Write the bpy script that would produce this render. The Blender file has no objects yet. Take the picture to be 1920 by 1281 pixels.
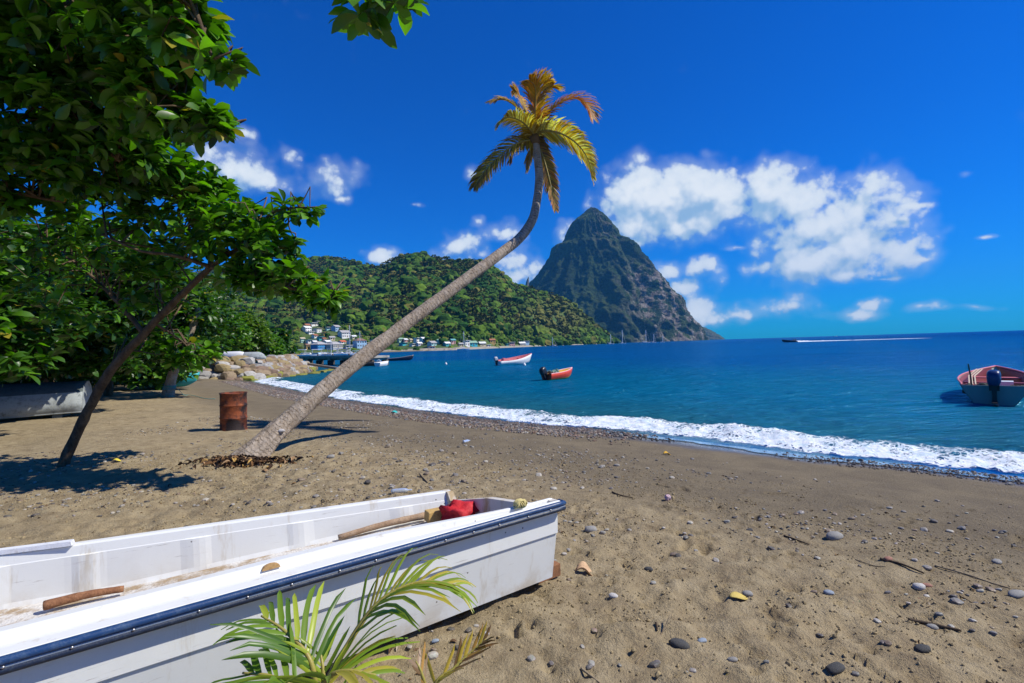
import bpy, math, random
import numpy as np
from mathutils import Vector, Matrix

# ------------------------------------------------------------------ camera
rad = math.radians
scene = bpy.context.scene
COL = scene.collection
EYE = np.array([0.0, 0.0, 1.75])
FPX = 960.0                                   # 18 mm on a 36 mm sensor, photo 1920 px wide
PITCH, ROLL = rad(0.46), rad(1.76)
_f = np.array([0, math.cos(PITCH), math.sin(PITCH)])
_u0 = np.array([0, -math.sin(PITCH), math.cos(PITCH)])
_r0 = np.array([1.0, 0, 0])
_r = math.cos(ROLL) * _r0 - math.sin(ROLL) * _u0
_u = math.sin(ROLL) * _r0 + math.cos(ROLL) * _u0
cam_d = bpy.data.cameras.new('camera')
cam_d.sensor_width = 36.0
cam_d.lens = 18.0
cam_d.clip_start = 0.05
cam_d.clip_end = 40000
cam = bpy.data.objects.new('camera', cam_d)
COL.objects.link(cam)
M4 = Matrix.Identity(4)
for i in range(3):
    M4[i][0], M4[i][1], M4[i][2], M4[i][3] = _r[i], _u[i], -_f[i], EYE[i]
cam.matrix_world = M4
scene.camera = cam

# ------------------------------------------------------------------ sky
SUN_EL, SUN_AZ = rad(47.0), rad(4.5)          # sun stands to the right (+X), a little behind the camera
S = np.array([math.cos(SUN_EL) * math.cos(SUN_AZ), -math.cos(SUN_EL) * math.sin(SUN_AZ), math.sin(SUN_EL)])
world = bpy.data.worlds.new('World')
scene.world = world
world.use_nodes = True
wt = world.node_tree
wt.nodes.clear()
world.cycles.sampling_method = 'MANUAL'
world.cycles.sample_map_resolution = 256
SKY_STRENGTH = 0.088


class NT:
    """terse node-tree builder"""
    def __init__(s, tree):
        s.t = tree

    def n(s, kind, **kw):
        nd = s.t.nodes.new(kind)
        for k, v in kw.items():
            setattr(nd, k, v)
        return nd

    def put(s, sock, v):
        if isinstance(v, bpy.types.NodeSocket):
            s.t.links.new(v, sock)
        elif v is not None:
            if hasattr(sock.default_value, '__len__') and not hasattr(v, '__len__'):
                v = [v] * len(sock.default_value)
            if hasattr(sock.default_value, '__len__') and len(sock.default_value) == 4 and len(v) == 3:
                v = tuple(v) + (1.0,)
            sock.default_value = v

    def math(s, op, a, b=None, c=None, clamp=False):
        nd = s.n('ShaderNodeMath', operation=op, use_clamp=clamp)
        s.put(nd.inputs[0], a)
        s.put(nd.inputs[1], b)
        s.put(nd.inputs[2], c)
        return nd.outputs[0]

    def vm(s, op, a, b=None, scale=None):
        nd = s.n('ShaderNodeVectorMath', operation=op)
        s.put(nd.inputs[0], a)
        s.put(nd.inputs[1], b)
        if scale is not None:
            s.put(nd.inputs['Scale'], scale)
        return nd.outputs['Value'] if op in ('LENGTH', 'DOT_PRODUCT', 'DISTANCE') else nd.outputs[0]

    def mix(s, f, a, b, mode='MIX'):
        nd = s.n('ShaderNodeMix', data_type='RGBA', blend_type=mode)
        s.put(nd.inputs[0], f)
        s.put(nd.inputs[6], a)
        s.put(nd.inputs[7], b)
        return nd.outputs[2]

    def ramp(s, f, lo, hi, a=0.0, b=1.0, smooth=True):
        nd = s.n('ShaderNodeMapRange', interpolation_type='SMOOTHSTEP' if smooth else 'LINEAR')
        s.put(nd.inputs[0], f)
        s.put(nd.inputs[1], lo)
        s.put(nd.inputs[2], hi)
        s.put(nd.inputs[3], a)
        s.put(nd.inputs[4], b)
        return nd.outputs[0]

    def noise(s, vec, scale, detail=4, rough=0.55, dist=0.0, out=0):
        nd = s.n('ShaderNodeTexNoise')
        s.put(nd.inputs['Vector'], vec)
        s.put(nd.inputs['Scale'], scale)
        s.put(nd.inputs['Detail'], detail)
        s.put(nd.inputs['Roughness'], rough)
        s.put(nd.inputs['Distortion'], dist)
        return nd.outputs[out]

    def voro(s, vec, scale, feature='F1', out='Distance', rnd=1.0):
        nd = s.n('ShaderNodeTexVoronoi', feature=feature)
        s.put(nd.inputs['Vector'], vec)
        s.put(nd.inputs['Scale'], scale)
        s.put(nd.inputs['Randomness'], rnd)
        return nd.outputs[out]

    def mapping(s, vec, scale=(1, 1, 1), loc=(0, 0, 0), rot=(0, 0, 0)):
        nd = s.n('ShaderNodeMapping')
        s.put(nd.inputs[0], vec)
        nd.inputs['Location'].default_value = loc
        nd.inputs['Rotation'].default_value = rot
        nd.inputs['Scale'].default_value = scale
        return nd.outputs[0]

    def attr(s, name, out='Fac'):
        nd = s.n('ShaderNodeAttribute', attribute_name=name)
        return nd.outputs[out]

    def bump(s, h, strength=0.3, dist=0.02, normal=None):
        nd = s.n('ShaderNodeBump')
        s.put(nd.inputs['Height'], h)
        s.put(nd.inputs['Strength'], strength)
        s.put(nd.inputs['Distance'], dist)
        if normal is not None:
            s.put(nd.inputs['Normal'], normal)
        return nd.outputs[0]


def ray(px, py):
    """direction of a photo pixel (1920 x 1281 frame) in the world"""
    a, b = (px - 960.0) / FPX, (640.5 - py) / FPX
    return _f + a * _r + b * _u


def at_z(px, py, z):
    d = ray(px, py)
    return EYE + d * ((z - EYE[2]) / d[2])


def at_y(px, py, y):
    d = ray(px, py)
    return EYE + d * (y / d[1])


def project(P):
    """world points (n,3) -> photo pixels and depth"""
    Q = np.asarray(P, float) - EYE
    z = Q @ _f
    z = np.where(np.abs(z) < 1e-6, 1e-6, z)
    return 960 + FPX * (Q @ _r) / z, 640.5 - FPX * (Q @ _u) / z, z


w = NT(wt)
sky = w.n('ShaderNodeTexSky', sky_type='NISHITA', sun_disc=False)
sky.sun_elevation = SUN_EL
sky.sun_rotation = math.atan2(S[0], S[1])
sky.altitude = 0.0
sky.air_density = 1.0
sky.dust_density = 0.15
sky.ozone_density = 3.0
geo = w.n('ShaderNodeTexCoord')
DIR = geo.outputs['Generated']

# cumulus field: ellipsoidal cores in direction space, broken up by fractal noise
CLOUDS = [  # photo px, py, half width, half height, weight
    (1195, 372, 52, 40, 1.0), (1255, 385, 75, 44, 1.0), (1330, 375, 62, 38, 1.0), (1215, 415, 62, 34, .9),
    (1290, 412, 78, 26, .8), (1435, 360, 48, 36, 1.0), (1490, 380, 72, 44, 1.0), (1540, 425, 76, 52, 1.0),
    (1415, 392, 48, 20, .62), (1600, 470, 66, 44, 1.0), (1655, 465, 40, 26, .9), (1535, 490, 74, 42, .78),
    (1420, 505, 52, 22, .55), (1600, 515, 70, 26, .7), (1670, 522, 40, 9, .5),
    (1255, 508, 30, 20, .75), (1310, 503, 34, 18, .7), (1355, 530, 20, 26, .6), (1270, 545, 40, 22, .6),
    (1300, 585, 60, 26, .66), (1375, 590, 50, 22, .56), (1480, 575, 66, 26, .58), (1600, 588, 44, 14, .5),
    (1645, 570, 34, 16, .45), (1740, 577, 26, 13, .46), (1820, 577, 34, 8, .42),
    (1708, 390, 26, 9, .55), (1735, 487, 20, 7, .45), (1808, 318, 20, 14, .33), (1843, 437, 18, 10, .3),
    (1190, 455, 16, 12, .7), (1062, 440, 18, 22, .6),
    (435, 310, 85, 46, .62), (505, 345, 50, 30, .5), (615, 335, 62, 40, .5), (545, 290, 50, 40, .3),
    (640, 372, 36, 12, .35), (712, 486, 30, 16, .85), (865, 462, 38, 34, .62), (945, 432, 50, 22, .55),
    (890, 410, 18, 14, .45), (950, 490, 60, 30, .6), (970, 520, 50, 24, .6), (1010, 500, 40, 20, .5),
    (775, 387, 24, 12, .28), (880, 320, 30, 24, .28), (455, 240, 26, 16, .25), (1380, 465, 20, 7, .4),
]
grp = bpy.data.node_groups.new('cloud_density', 'ShaderNodeTree')
grp.interface.new_socket('Vector', in_out='INPUT', socket_type='NodeSocketVector')
grp.interface.new_socket('Density', in_out='OUTPUT', socket_type='NodeSocketFloat')
grp.interface.new_socket('Soft', in_out='OUTPUT', socket_type='NodeSocketFloat')
g = NT(grp)
gi, go = g.n('NodeGroupInput'), g.n('NodeGroupOutput')
GV = gi.outputs[0]
warp = g.vm('SCALE', g.vm('SUBTRACT', g.noise(GV, 9.0, 3, .5, out=1), (0.5, 0.5, 0.5)), scale=0.045)
PV = g.vm('ADD', GV, warp)
acc = None
for (cx, cy, hw, hh, wgt) in CLOUDS:
    d = ray(cx, cy)
    ln = np.linalg.norm(d)
    c = d / ln
    k = FPX * ln
    q = g.vm('MULTIPLY', g.vm('SUBTRACT', PV, tuple(c)), (k / hw * 0.86, 4.0, k / hh * 0.86))
    v = g.math('MULTIPLY_ADD', g.vm('LENGTH', q), -0.75 * 1.0, wgt)
    if acc is None:
        acc = v
    else:
        nd = g.n('ShaderNodeMath', operation='SMOOTH_MAX')
        g.put(nd.inputs[0], acc)
        g.put(nd.inputs[1], v)
        nd.inputs[2].default_value = 0.25
        acc = nd.outputs[0]
# the same kind of small fair-weather clouds over the rest of the sky
sepg = g.n('ShaderNodeSeparateXYZ')
g.put(sepg.inputs[0], GV)
band = g.math('MULTIPLY', g.ramp(sepg.outputs[2], 0.02, 0.10), g.ramp(sepg.outputs[2], 0.55, 0.2))
far = g.math('MULTIPLY', band, g.ramp(sepg.outputs[1], 0.45, 0.15))
rest = g.math('MULTIPLY', far, g.ramp(g.noise(g.mapping(GV, (1, 1, 1.7)), 3.1, 3), 0.5, 0.75))
acc = g.math('MAXIMUM', acc, g.math('SUBTRACT', rest, 0.4))
fb = g.noise(GV, 16.0, 7, 0.58)
fs = g.noise(GV, 16.0, 2.6, 0.5)
fb2 = g.noise(GV, 60.0, 4, 0.6)
wv = g.vm('ADD', GV, g.vm('SCALE', g.noise(GV, 26.0, 2, .5, out=1), scale=0.03))
pf1 = g.math('MULTIPLY_ADD', g.voro(wv, 24.0), -1.5, 1.15)
pf2 = g.math('MULTIPLY_ADD', g.voro(wv, 58.0), -1.5, 1.15)
puff = g.math('ADD', g.math('MULTIPLY_ADD', pf1, 0.32, -0.16), g.math('MULTIPLY_ADD', pf2, 0.20, -0.10))
near_ = g.ramp(acc, -0.75, 0.0, 0.12, 1.0)
den = g.math('ADD', acc, g.math('MULTIPLY', g.math('MULTIPLY_ADD', fb, 1.75, -0.78), near_))
den = g.math('ADD', den, g.math('MULTIPLY_ADD', fb2, 0.34, -0.17))
den = g.math('ADD', den, g.math('MULTIPLY', puff, near_))
g.put(go.inputs[0], den)
g.put(go.inputs[1], g.math('ADD', acc, g.math('MULTIPLY', near_, g.math('ADD', g.math('MULTIPLY_ADD', fs, 1.75, -0.80), g.math('MULTIPLY', puff, 0.55)))))


def cloud(vec):
    nd = w.n('ShaderNodeGroup', node_tree=grp)
    w.put(nd.inputs[0], vec)
    return nd


c0 = cloud(DIR)
d0, s0 = c0.outputs[0], c0.outputs[1]
s1 = cloud(w.vm('ADD', DIR, tuple(np.array([0.50, 0, 0.86]) * 0.026))).outputs[1]
cover = w.math('MAXIMUM', w.ramp(d0, 0.04, 0.52), w.math('MULTIPLY', w.ramp(s0, -0.22, 0.55), 0.42))
relief = w.ramp(w.math('ADD', w.math('SUBTRACT', s0, s1), w.math('MULTIPLY', w.math('SUBTRACT', d0, s0), .35)), -0.42, 0.30)
thick = w.ramp(d0, 0.1, 1.0)
lit = w.math('MULTIPLY', relief, w.math('MULTIPLY_ADD', thick, 0.35, 0.65))
ccol = w.mix(lit, (3.0, 4.9, 7.2), (8.7, 9.2, 9.5))
hs = w.n('ShaderNodeHueSaturation')
hs.inputs['Hue'].default_value = 0.503
hs.inputs['Saturation'].default_value = 1.18
hs.inputs['Value'].default_value = 1.0
w.put(hs.inputs['Color'], sky.outputs[0])
base = w.mix(1.0, hs.outputs[0], (0.004, 0.52, 1.30), 'MULTIPLY')
fin = w.mix(w.math('MULTIPLY', cover, 0.97), base, ccol)
bg = w.n('ShaderNodeBackground')
w.put(bg.inputs['Color'], fin)
bg.inputs['Strength'].default_value = SKY_STRENGTH
wo = w.n('ShaderNodeOutputWorld')
w.put(wo.inputs[0], bg.outputs[0])

# ------------------------------------------------------------------ sun
sun_d = bpy.data.lights.new('sun', 'SUN')
sun_d.energy = 5.0
sun_d.angle = rad(0.53)
sun_d.color = (1.0, 0.945, 0.86)
sun = bpy.data.objects.new('sun', sun_d)
COL.objects.link(sun)
sun.rotation_euler = Vector(tuple(S)).to_track_quat('Z', 'Y').to_euler()

# ------------------------------------------------------------------ render settings
scene.render.engine = 'CYCLES'
scene.view_settings.view_transform = 'Standard'
scene.view_settings.look = 'None'
scene.view_settings.gamma = 1.0
scene.view_settings.exposure = 0.24
cy = scene.cycles
cy.use_denoising = True
cy.max_bounces = 6
cy.diffuse_bounces = 2
cy.glossy_bounces = 3
cy.transmission_bounces = 4
cy.transparent_max_bounces = 12
cy.volume_bounces = 0
cy.caustics_reflective = False
cy.caustics_refractive = False
cy.sample_clamp_indirect = 4.0

# ------------------------------------------------------------------ numeric helpers
rng = np.random.default_rng(11)
random.seed(11)
_perm = np.random.default_rng(5).permutation(4096)
_perm = np.concatenate([_perm, _perm, _perm])
_g2 = np.random.default_rng(6).normal(size=(4096, 2))
_g2 /= np.linalg.norm(_g2, axis=1)[:, None]
_g3 = np.random.default_rng(7).normal(size=(4096, 3))
_g3 /= np.linalg.norm(_g3, axis=1)[:, None]


def _fade(t):
    return t * t * t * (t * (t * 6 - 15) + 10)


def perlin2(x, y):
    xi, yi = np.floor(x).astype(int), np.floor(y).astype(int)
    fx, fy = x - xi, y - yi
    u, v = _fade(fx), _fade(fy)

    def gr(ix, iy, dx, dy):
        h = _perm[(_perm[ix & 4095] + iy) & 4095]
        return _g2[h, 0] * dx + _g2[h, 1] * dy
    a = gr(xi, yi, fx, fy) * (1 - u) + gr(xi + 1, yi, fx - 1, fy) * u
    b = gr(xi, yi + 1, fx, fy - 1) * (1 - u) + gr(xi + 1, yi + 1, fx - 1, fy - 1) * u
    return (a * (1 - v) + b * v) * 1.5


def fbm2(x, y, octv=4, rough=0.5):
    s, a = 0.0, 1.0
    for o in range(octv):
        s = s + a * perlin2(x * 2 ** o + 17.3 * o, y * 2 ** o - 9.1 * o)
        a *= rough
    return s


def perlin3(p):
    i = np.floor(p).astype(int)
    f = p - i
    u = _fade(f)
    r = 0
    for c in range(8):
        o = np.array([c & 1, (c >> 1) & 1, (c >> 2) & 1])
        j = i + o
        h = _perm[(_perm[(_perm[j[:, 0] & 4095] + j[:, 1]) & 4095] + j[:, 2]) & 4095]
        dt = np.sum(_g3[h] * (f - o), axis=1)
        wgt = np.prod(np.where(o == 1, u, 1 - u), axis=1)
        r = r + dt * wgt
    return r * 1.5


def fbm3(p, octv=4, rough=0.5):
    s, a = 0.0, 1.0
    for o in range(octv):
        s = s + a * perlin3(p * 2 ** o + 13.7 * o)
        a *= rough
    return s


def sstep(x, a, b):
    t = np.clip((x - a) / (b - a), 0, 1)
    return t * t * (3 - 2 * t)


def norm(v):
    v = np.asarray(v, float)
    return v / (np.linalg.norm(v) + 1e-12)


def frame(d, up=(0, 0, 1)):
    d = norm(d)
    up = np.asarray(up, float)
    if abs(d @ norm(up)) > 0.98:
        up = np.array([1.0, 0, 0])
    s = norm(np.cross(d, up))
    return s, norm(np.cross(s, d))


def catmull(P, n):
    """smooth resampling of a polyline of any dimension"""
    P = np.asarray(P, float)
    Q = np.vstack([2 * P[0] - P[1], P, 2 * P[-1] - P[-2]])
    out = []
    m = len(P) - 1
    for t in np.linspace(0, m, n):
        i = min(int(t), m - 1)
        f = t - i
        a, b, c, d = Q[i], Q[i + 1], Q[i + 2], Q[i + 3]
        out.append(0.5 * (2 * b + (c - a) * f + (2 * a - 5 * b + 4 * c - d) * f ** 2 + (3 * b - a - 3 * c + d) * f ** 3))
    return np.array(out)


# ------------------------------------------------------------------ mesh helpers
def mesh_np(name, V, F, mats=(), smooth=False, attrs=None, midx=None):
    """mesh from arrays; F is (n,3) or (n,4), or a list of such arrays"""
    me = bpy.data.meshes.new(name)
    Fs = F if isinstance(F, (list, tuple)) else [F]
    Fs = [np.asarray(f, np.int32) for f in Fs if len(f)]
    V = np.asarray(V, np.float32)
    me.vertices.add(len(V))
    me.vertices.foreach_set('co', V.ravel())
    nl = sum(f.size for f in Fs)
    npoly = sum(len(f) for f in Fs)
    me.loops.add(nl)
    me.polygons.add(npoly)
    me.loops.foreach_set('vertex_index', np.concatenate([f.ravel() for f in Fs]))
    tot = np.concatenate([np.full(len(f), f.shape[1], np.int32) for f in Fs])
    st = np.concatenate([[0], np.cumsum(tot)[:-1]]).astype(np.int32)
    me.polygons.foreach_set('loop_start', st)
    me.polygons.foreach_set('loop_total', tot)
    me.polygons.foreach_set('use_smooth', np.full(npoly, bool(smooth)))
    for m in mats:
        me.materials.append(m)
    if midx is not None:
        me.polygons.foreach_set('material_index', np.asarray(midx, np.int32))
    me.update(calc_edges=True)
    for k, a in (attrs or {}).items():
        a = np.asarray(a, np.float32)
        if a.ndim == 1:
            me.attributes.new(k, 'FLOAT', 'POINT').data.foreach_set('value', a)
        else:
            if a.shape[1] == 3:
                a = np.hstack([a, np.ones((len(a), 1), np.float32)])
            me.attributes.new(k, 'FLOAT_COLOR', 'POINT').data.foreach_set('color', a.ravel())
    return me


def link(name, data, parent=None):
    o = bpy.data.objects.new(name, data)
    COL.objects.link(o)
    if parent is not None:
        o.parent = parent
    return o


def tag(o, label=None, cat=None, group=None, kind=None):
    for k, v in (('label', label), ('category', cat), ('group', group), ('kind', kind)):
        if v:
            o[k] = v
    return o


def thing(name, label, cat, loc=(0, 0, 0), rz=0.0, group=None):
    o = bpy.data.objects.new(name, None)
    o.empty_display_size = 0.2
    COL.objects.link(o)
    o.location = tuple(float(v) for v in loc)
    o.rotation_euler = (0, 0, rz)
    return tag(o, label, cat, group)


class MB:
    """collects verts and faces of one part"""
    def __init__(s):
        s.v, s.q, s.t, s.mq, s.mt, s.c = [], [], [], [], [], []

    def add(s, V, Q=(), T=(), m=0, col=None):
        n = len(s.v)
        V = np.asarray(V, float)
        s.v.extend(map(tuple, V))
        s.q.extend([[i + n for i in f] for f in Q])
        s.t.extend([[i + n for i in f] for f in T])
        s.mq.extend([m] * len(Q))
        s.mt.extend([m] * len(T))
        s.c.extend([tuple(col) if col is not None else (1, 1, 1)] * len(V))

    def box(s, c, size, R=None, m=0, taper=1.0, col=None):
        h = np.asarray(size, float) / 2
        V = np.array([[x, y, z] for z in (-1, 1) for y in (-1, 1) for x in (-1, 1)], float)
        V[4:, :2] *= taper
        V = V * h
        if R is not None:
            V = V @ np.asarray(R, float).T
        s.add(V + np.asarray(c, float), [(0, 2, 3, 1), (4, 5, 7, 6), (0, 1, 5, 4), (2, 6, 7, 3), (0, 4, 6, 2), (1, 3, 7, 5)], m=m, col=col)

    def tube(s, P, r, n=8, m=0, caps=True, col=None, up=(0, 0, 1), flat=1.0):
        P = np.asarray(P, float)
        r = np.full(len(P), r, float) if np.isscalar(r) else np.asarray(r, float)
        T = np.gradient(P, axis=0)
        side, upv = frame(T[0], up)
        V = []
        for i in range(len(P)):
            d = norm(T[i])
            side = norm(side - d * (side @ d))
            upv = np.cross(side, d)
            for k in range(n):
                a = 2 * math.pi * k / n
                V.append(P[i] + r[i] * (math.cos(a) * side + flat * math.sin(a) * upv))
        Q = [(i * n + k, i * n + (k + 1) % n, (i + 1) * n + (k + 1) % n, (i + 1) * n + k) for i in range(len(P) - 1) for k in range(n)]
        Tt = []
        if caps:
            V += [P[0], P[-1]]
            a, b = len(V) - 2, len(V) - 1
            o = (len(P) - 1) * n
            for k in range(n):
                Tt.append((a, (k + 1) % n, k))
                Tt.append((b, o + k, o + (k + 1) % n))
        s.add(V, Q, Tt, m=m, col=col)

    def build(s, name, mats, parent=None, smooth=False, col=False):
        mats = mats if isinstance(mats, (list, tuple)) else [mats]
        Fs, mi = [], []
        if s.q:
            Fs.append(np.array(s.q)); mi += s.mq
        if s.t:
            Fs.append(np.array(s.t)); mi += s.mt
        me = mesh_np(name, np.array(s.v), Fs, mats, smooth, {'tint': np.array(s.c)} if col else None, mi)
        return link(name, me, parent)


def instance_np(P, R, Sc, bV, bF):
    """merge copies of a base mesh: P (n,3), R (n,3,3), Sc (n,) or (n,3)"""
    n, m = len(P), len(bV)
    Sc = np.asarray(Sc, float)
    if Sc.ndim == 1:
        Sc = Sc[:, None] * np.ones(3)
    V = bV[None] * Sc[:, None, :]
    V = np.einsum('nij,nmj->nmi', R, V) + P[:, None, :]
    F = (bF[None] + (np.arange(n) * m)[:, None, None]).reshape(-1, bF.shape[1])
    return V.reshape(-1, 3), F


def rots(n, tilt=math.pi, r=rng):
    """random rotations: free about z, tilted up to `tilt`"""
    a, b, c = r.uniform(0, 2 * math.pi, n), r.uniform(-tilt, tilt, n), r.uniform(-tilt, tilt, n)
    def mk(ax, t):
        M = np.zeros((n, 3, 3)); i, j = [(1, 2), (2, 0), (0, 1)][ax]
        M[:, ax, ax] = 1; M[:, i, i] = M[:, j, j] = np.cos(t); M[:, i, j] = -np.sin(t); M[:, j, i] = np.sin(t)
        return M
    return mk(2, a) @ mk(0, b) @ mk(1, c)


def ico(sub=1):
    import bmesh
    bm = bmesh.new()
    bmesh.ops.create_icosphere(bm, subdivisions=sub, radius=1.0)
    V = np.array([v.co[:] for v in bm.verts]); F = np.array([[v.index for v in f.verts] for f in bm.faces])
    bm.free()
    return V, F


ICO1, ICO2, ICO3 = ico(1), ico(2), ico(3)


def grid_faces(nr, nc, wrap=False):
    i, j = np.meshgrid(np.arange(nr - 1), np.arange(nc if wrap else nc - 1), indexing='ij')
    a = i * nc + j
    b = i * nc + (j + 1) % nc
    return np.stack([a, b, b + nc, a + nc], -1).reshape(-1, 4)


# ------------------------------------------------------------------ materials
MATS = {}


def material(name):
    m = bpy.data.materials.new(name)
    m.use_nodes = True
    m.node_tree.nodes.clear()
    n = NT(m.node_tree)
    out = n.n('ShaderNodeOutputMaterial')
    b = n.n('ShaderNodeBsdfPrincipled')
    n.put(out.inputs[0], b.outputs[0])
    return m, n, b, out


def coord(n, kind='Object'):
    return n.n('ShaderNodeTexCoord').outputs[kind]


def paint(name, col, rough=0.5, dirt=0.35, dcol=None, scale=6.0, bump=0.1, spec=0.5, metal=0.0):
    """painted or plain surface with blotchy wear of its own"""
    if name in MATS:
        return MATS[name]
    m, n, b, o = material(name)
    co = coord(n)
    f = n.noise(co, scale, 6, 0.65)
    f2 = n.noise(co, scale * 7, 4, 0.6)
    dc = dcol if dcol is not None else tuple(c * 0.45 + 0.02 for c in col)
    k = n.math('MULTIPLY', n.ramp(n.math('ADD', f, n.math('MULTIPLY', f2, 0.35)), 0.62, 0.95), dirt)
    n.put(b.inputs['Base Color'], n.mix(k, col, dc))
    n.put(b.inputs['Roughness'], n.ramp(f2, 0.2, 0.8, rough * 0.85, min(1, rough * 1.2)))
    b.inputs['Specular IOR Level'].default_value = spec
    b.inputs['Metallic'].default_value = metal
    if bump:
        n.put(b.inputs['Normal'], n.bump(f2, bump, 0.01))
    MATS[name] = m
    return m

# ================================================================== SHORE LINE AND LAND
SEA = -0.55
WPX = [(1920, 896), (1719, 873), (1575, 860), (1431, 844), (1287, 825), (1144, 808), (994, 796), (900, 786),
       (806, 774), (712, 761), (616, 747), (525, 728), (470, 716)]
W = np.array([at_z(a, b, SEA)[:2] for a, b in WPX])
SHORE = np.vstack([[(300, -290), (34, -17)], W,
                   [(-21.8, 48.5), (-24.5, 65), (-45, 74), (-62, 108), (-72, 138), (-57, 156), (-54, 170), (-82, 186),
                    (-130, 205), (-152, 300), (-140, 360), (-118, 405), (-50, 440), (31, 735), (218, 1100), (300, 1500),
                    (-600, 2600)]])


def shore_dist(x, y):
    """signed distance to the water line, positive on land"""
    P = np.stack([np.ravel(x), np.ravel(y)], 1)
    best = np.full(len(P), 1e18)
    sg = np.ones(len(P))
    for a, b in zip(SHORE[:-1], SHORE[1:]):
        e = b - a
        q = P - a
        t = np.clip((q @ e) / (e @ e), 0, 1)
        r = q - t[:, None] * e
        d2 = np.einsum('ij,ij->i', r, r)
        c = e[0] * q[:, 1] - e[1] * q[:, 0]
        k = d2 < best - 1e-9
        best[k] = d2[k]
        sg[k] = np.sign(c[k])
    return (np.sqrt(best) * sg).reshape(np.shape(x))


def ground_z(x, y, d=None):
    x, y = np.asarray(x, float), np.asarray(y, float)
    if d is None:
        d = shore_dist(x, y)
    z = np.where(d < 0, SEA + 0.10 * np.maximum(d, -35), SEA * np.clip(1 - d / 9.0, 0, 1) ** 1.6)
    z = z + np.clip(d - 16, 0, 60) * 0.012
    bank = sstep(y, 44.6, 49.5) * sstep(d, 2.2, 5.6) * (1 - 0.8 * sstep(y, 95, 125)) * (x < -8)
    return z + 1.45 * bank


def gz(x, y):
    return float(ground_z(np.array([x]), np.array([y]))[0])


def on_ground(px, py):
    """where a photo pixel meets the sand"""
    d = ray(px, py)
    t = (0 - EYE[2]) / d[2]
    for _ in range(12):
        p = EYE + d * t
        t = (gz(p[0], p[1]) - EYE[2]) / d[2]
    return EYE + d * t


def graded(lo, hi, a, b, step, grow=1.12, cap=1e9):
    """grid lines: even steps in [a,b], growing outward to [lo,hi]"""
    L = list(np.arange(a, b + step / 2, step))
    s, v = step, L[-1]
    while v < hi:
        s = min(s * grow, cap); v += s; L.append(min(v, hi))
    s, v, left = step, L[0], []
    while v > lo:
        s = min(s * grow, cap); v -= s; left.append(max(v, lo))
    return np.array(left[::-1] + L)


# ---- beach
gx = graded(-260, 120, -4.2, 6.2, 0.026, 1.045, 4.0)
gy = graded(-25, 460, 1.6, 7.6, 0.026, 1.045, 4.0)
X, Y = np.meshgrid(gx, gy)
D = shore_dist(X, Y)
Z = ground_z(X, Y, D)
dry = sstep(D, 0.6, 5.5)
inland = sstep(D, 5.0, 8.5)
Z += 0.020 * fbm2(X * 0.9, Y * 0.9, 3) * dry
Z += (0.007 + 0.030 * inland) * fbm2(X * 3.1 + 5, Y * 3.1, 3, 0.55) * dry
ridg = 1 - np.abs(fbm2(X * 1.7 - 3, Y * 2.6, 3, 0.5))
Z += 0.020 * inland * np.clip(ridg - 0.5, 0, 1)
Z += (0.0016 + 0.0070 * inland) * fbm2(X * 11, Y * 11, 3, 0.65) * sstep(D, 0.3, 2.0)
Z += 0.012 * np.sin(D * 2.1 + 0.6 * fbm2(X * .4, Y * .4, 2)) * sstep(D, 1.0, 2.5) * (1 - inland)


def dent(cx, cy, ang, la, lb, depth, rim=0.4):
    m = max(la, lb) * 3
    i0, i1 = np.searchsorted(gx, [cx - m, cx + m])
    j0, j1 = np.searchsorted(gy, [cy - m, cy + m])
    if i1 <= i0 or j1 <= j0:
        return
    xs, ys = X[j0:j1, i0:i1] - cx, Y[j0:j1, i0:i1] - cy
    ca, sa = math.cos(ang), math.sin(ang)
    p, q = (xs * ca + ys * sa) / la, (-xs * sa + ys * ca) / lb
    r = np.sqrt(p * p + q * q) + 0.22 * perlin2(xs * 14 + cx * 7, ys * 14 + cy * 3)
    Z[j0:j1, i0:i1] += depth * (-np.exp(-(r / 0.8) ** 4) + rim * np.exp(-((r - 1.15) / 0.28) ** 2))


r_ = np.random.default_rng(3)
n_f = 0
for _ in range(900):                                          # pits and toe marks
    x_, y_ = r_.uniform(-4.2, 6.2), r_.uniform(1.7, 7.6)
    if float(shore_dist(np.array([x_]), np.array([y_]))[0]) > 4.2:
        dent(x_, y_, r_.uniform(0, 3.14), r_.uniform(.035, .06), r_.uniform(.026, .04), r_.uniform(.012, .026), .35)
while n_f < 300:                                              # trodden sand: footprints of people and dogs
    x_, y_ = r_.uniform(-5.5, 7.0), r_.uniform(1.7, 9.5)
    d_ = float(shore_dist(np.array([x_]), np.array([y_]))[0])
    if d_ < 3.6 or (d_ < 5.5 and r_.random() < 0.6):
        continue
    n_f += 1
    if r_.random() < 0.5:
        dent(x_, y_, r_.uniform(0, 3.14), r_.uniform(.10, .15), r_.uniform(.045, .06), r_.uniform(.018, .038), .5)
    else:
        dent(x_, y_, r_.uniform(0, 3.14), r_.uniform(.03, .06), r_.uniform(.025, .04), r_.uniform(.014, .028), .5)
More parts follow.
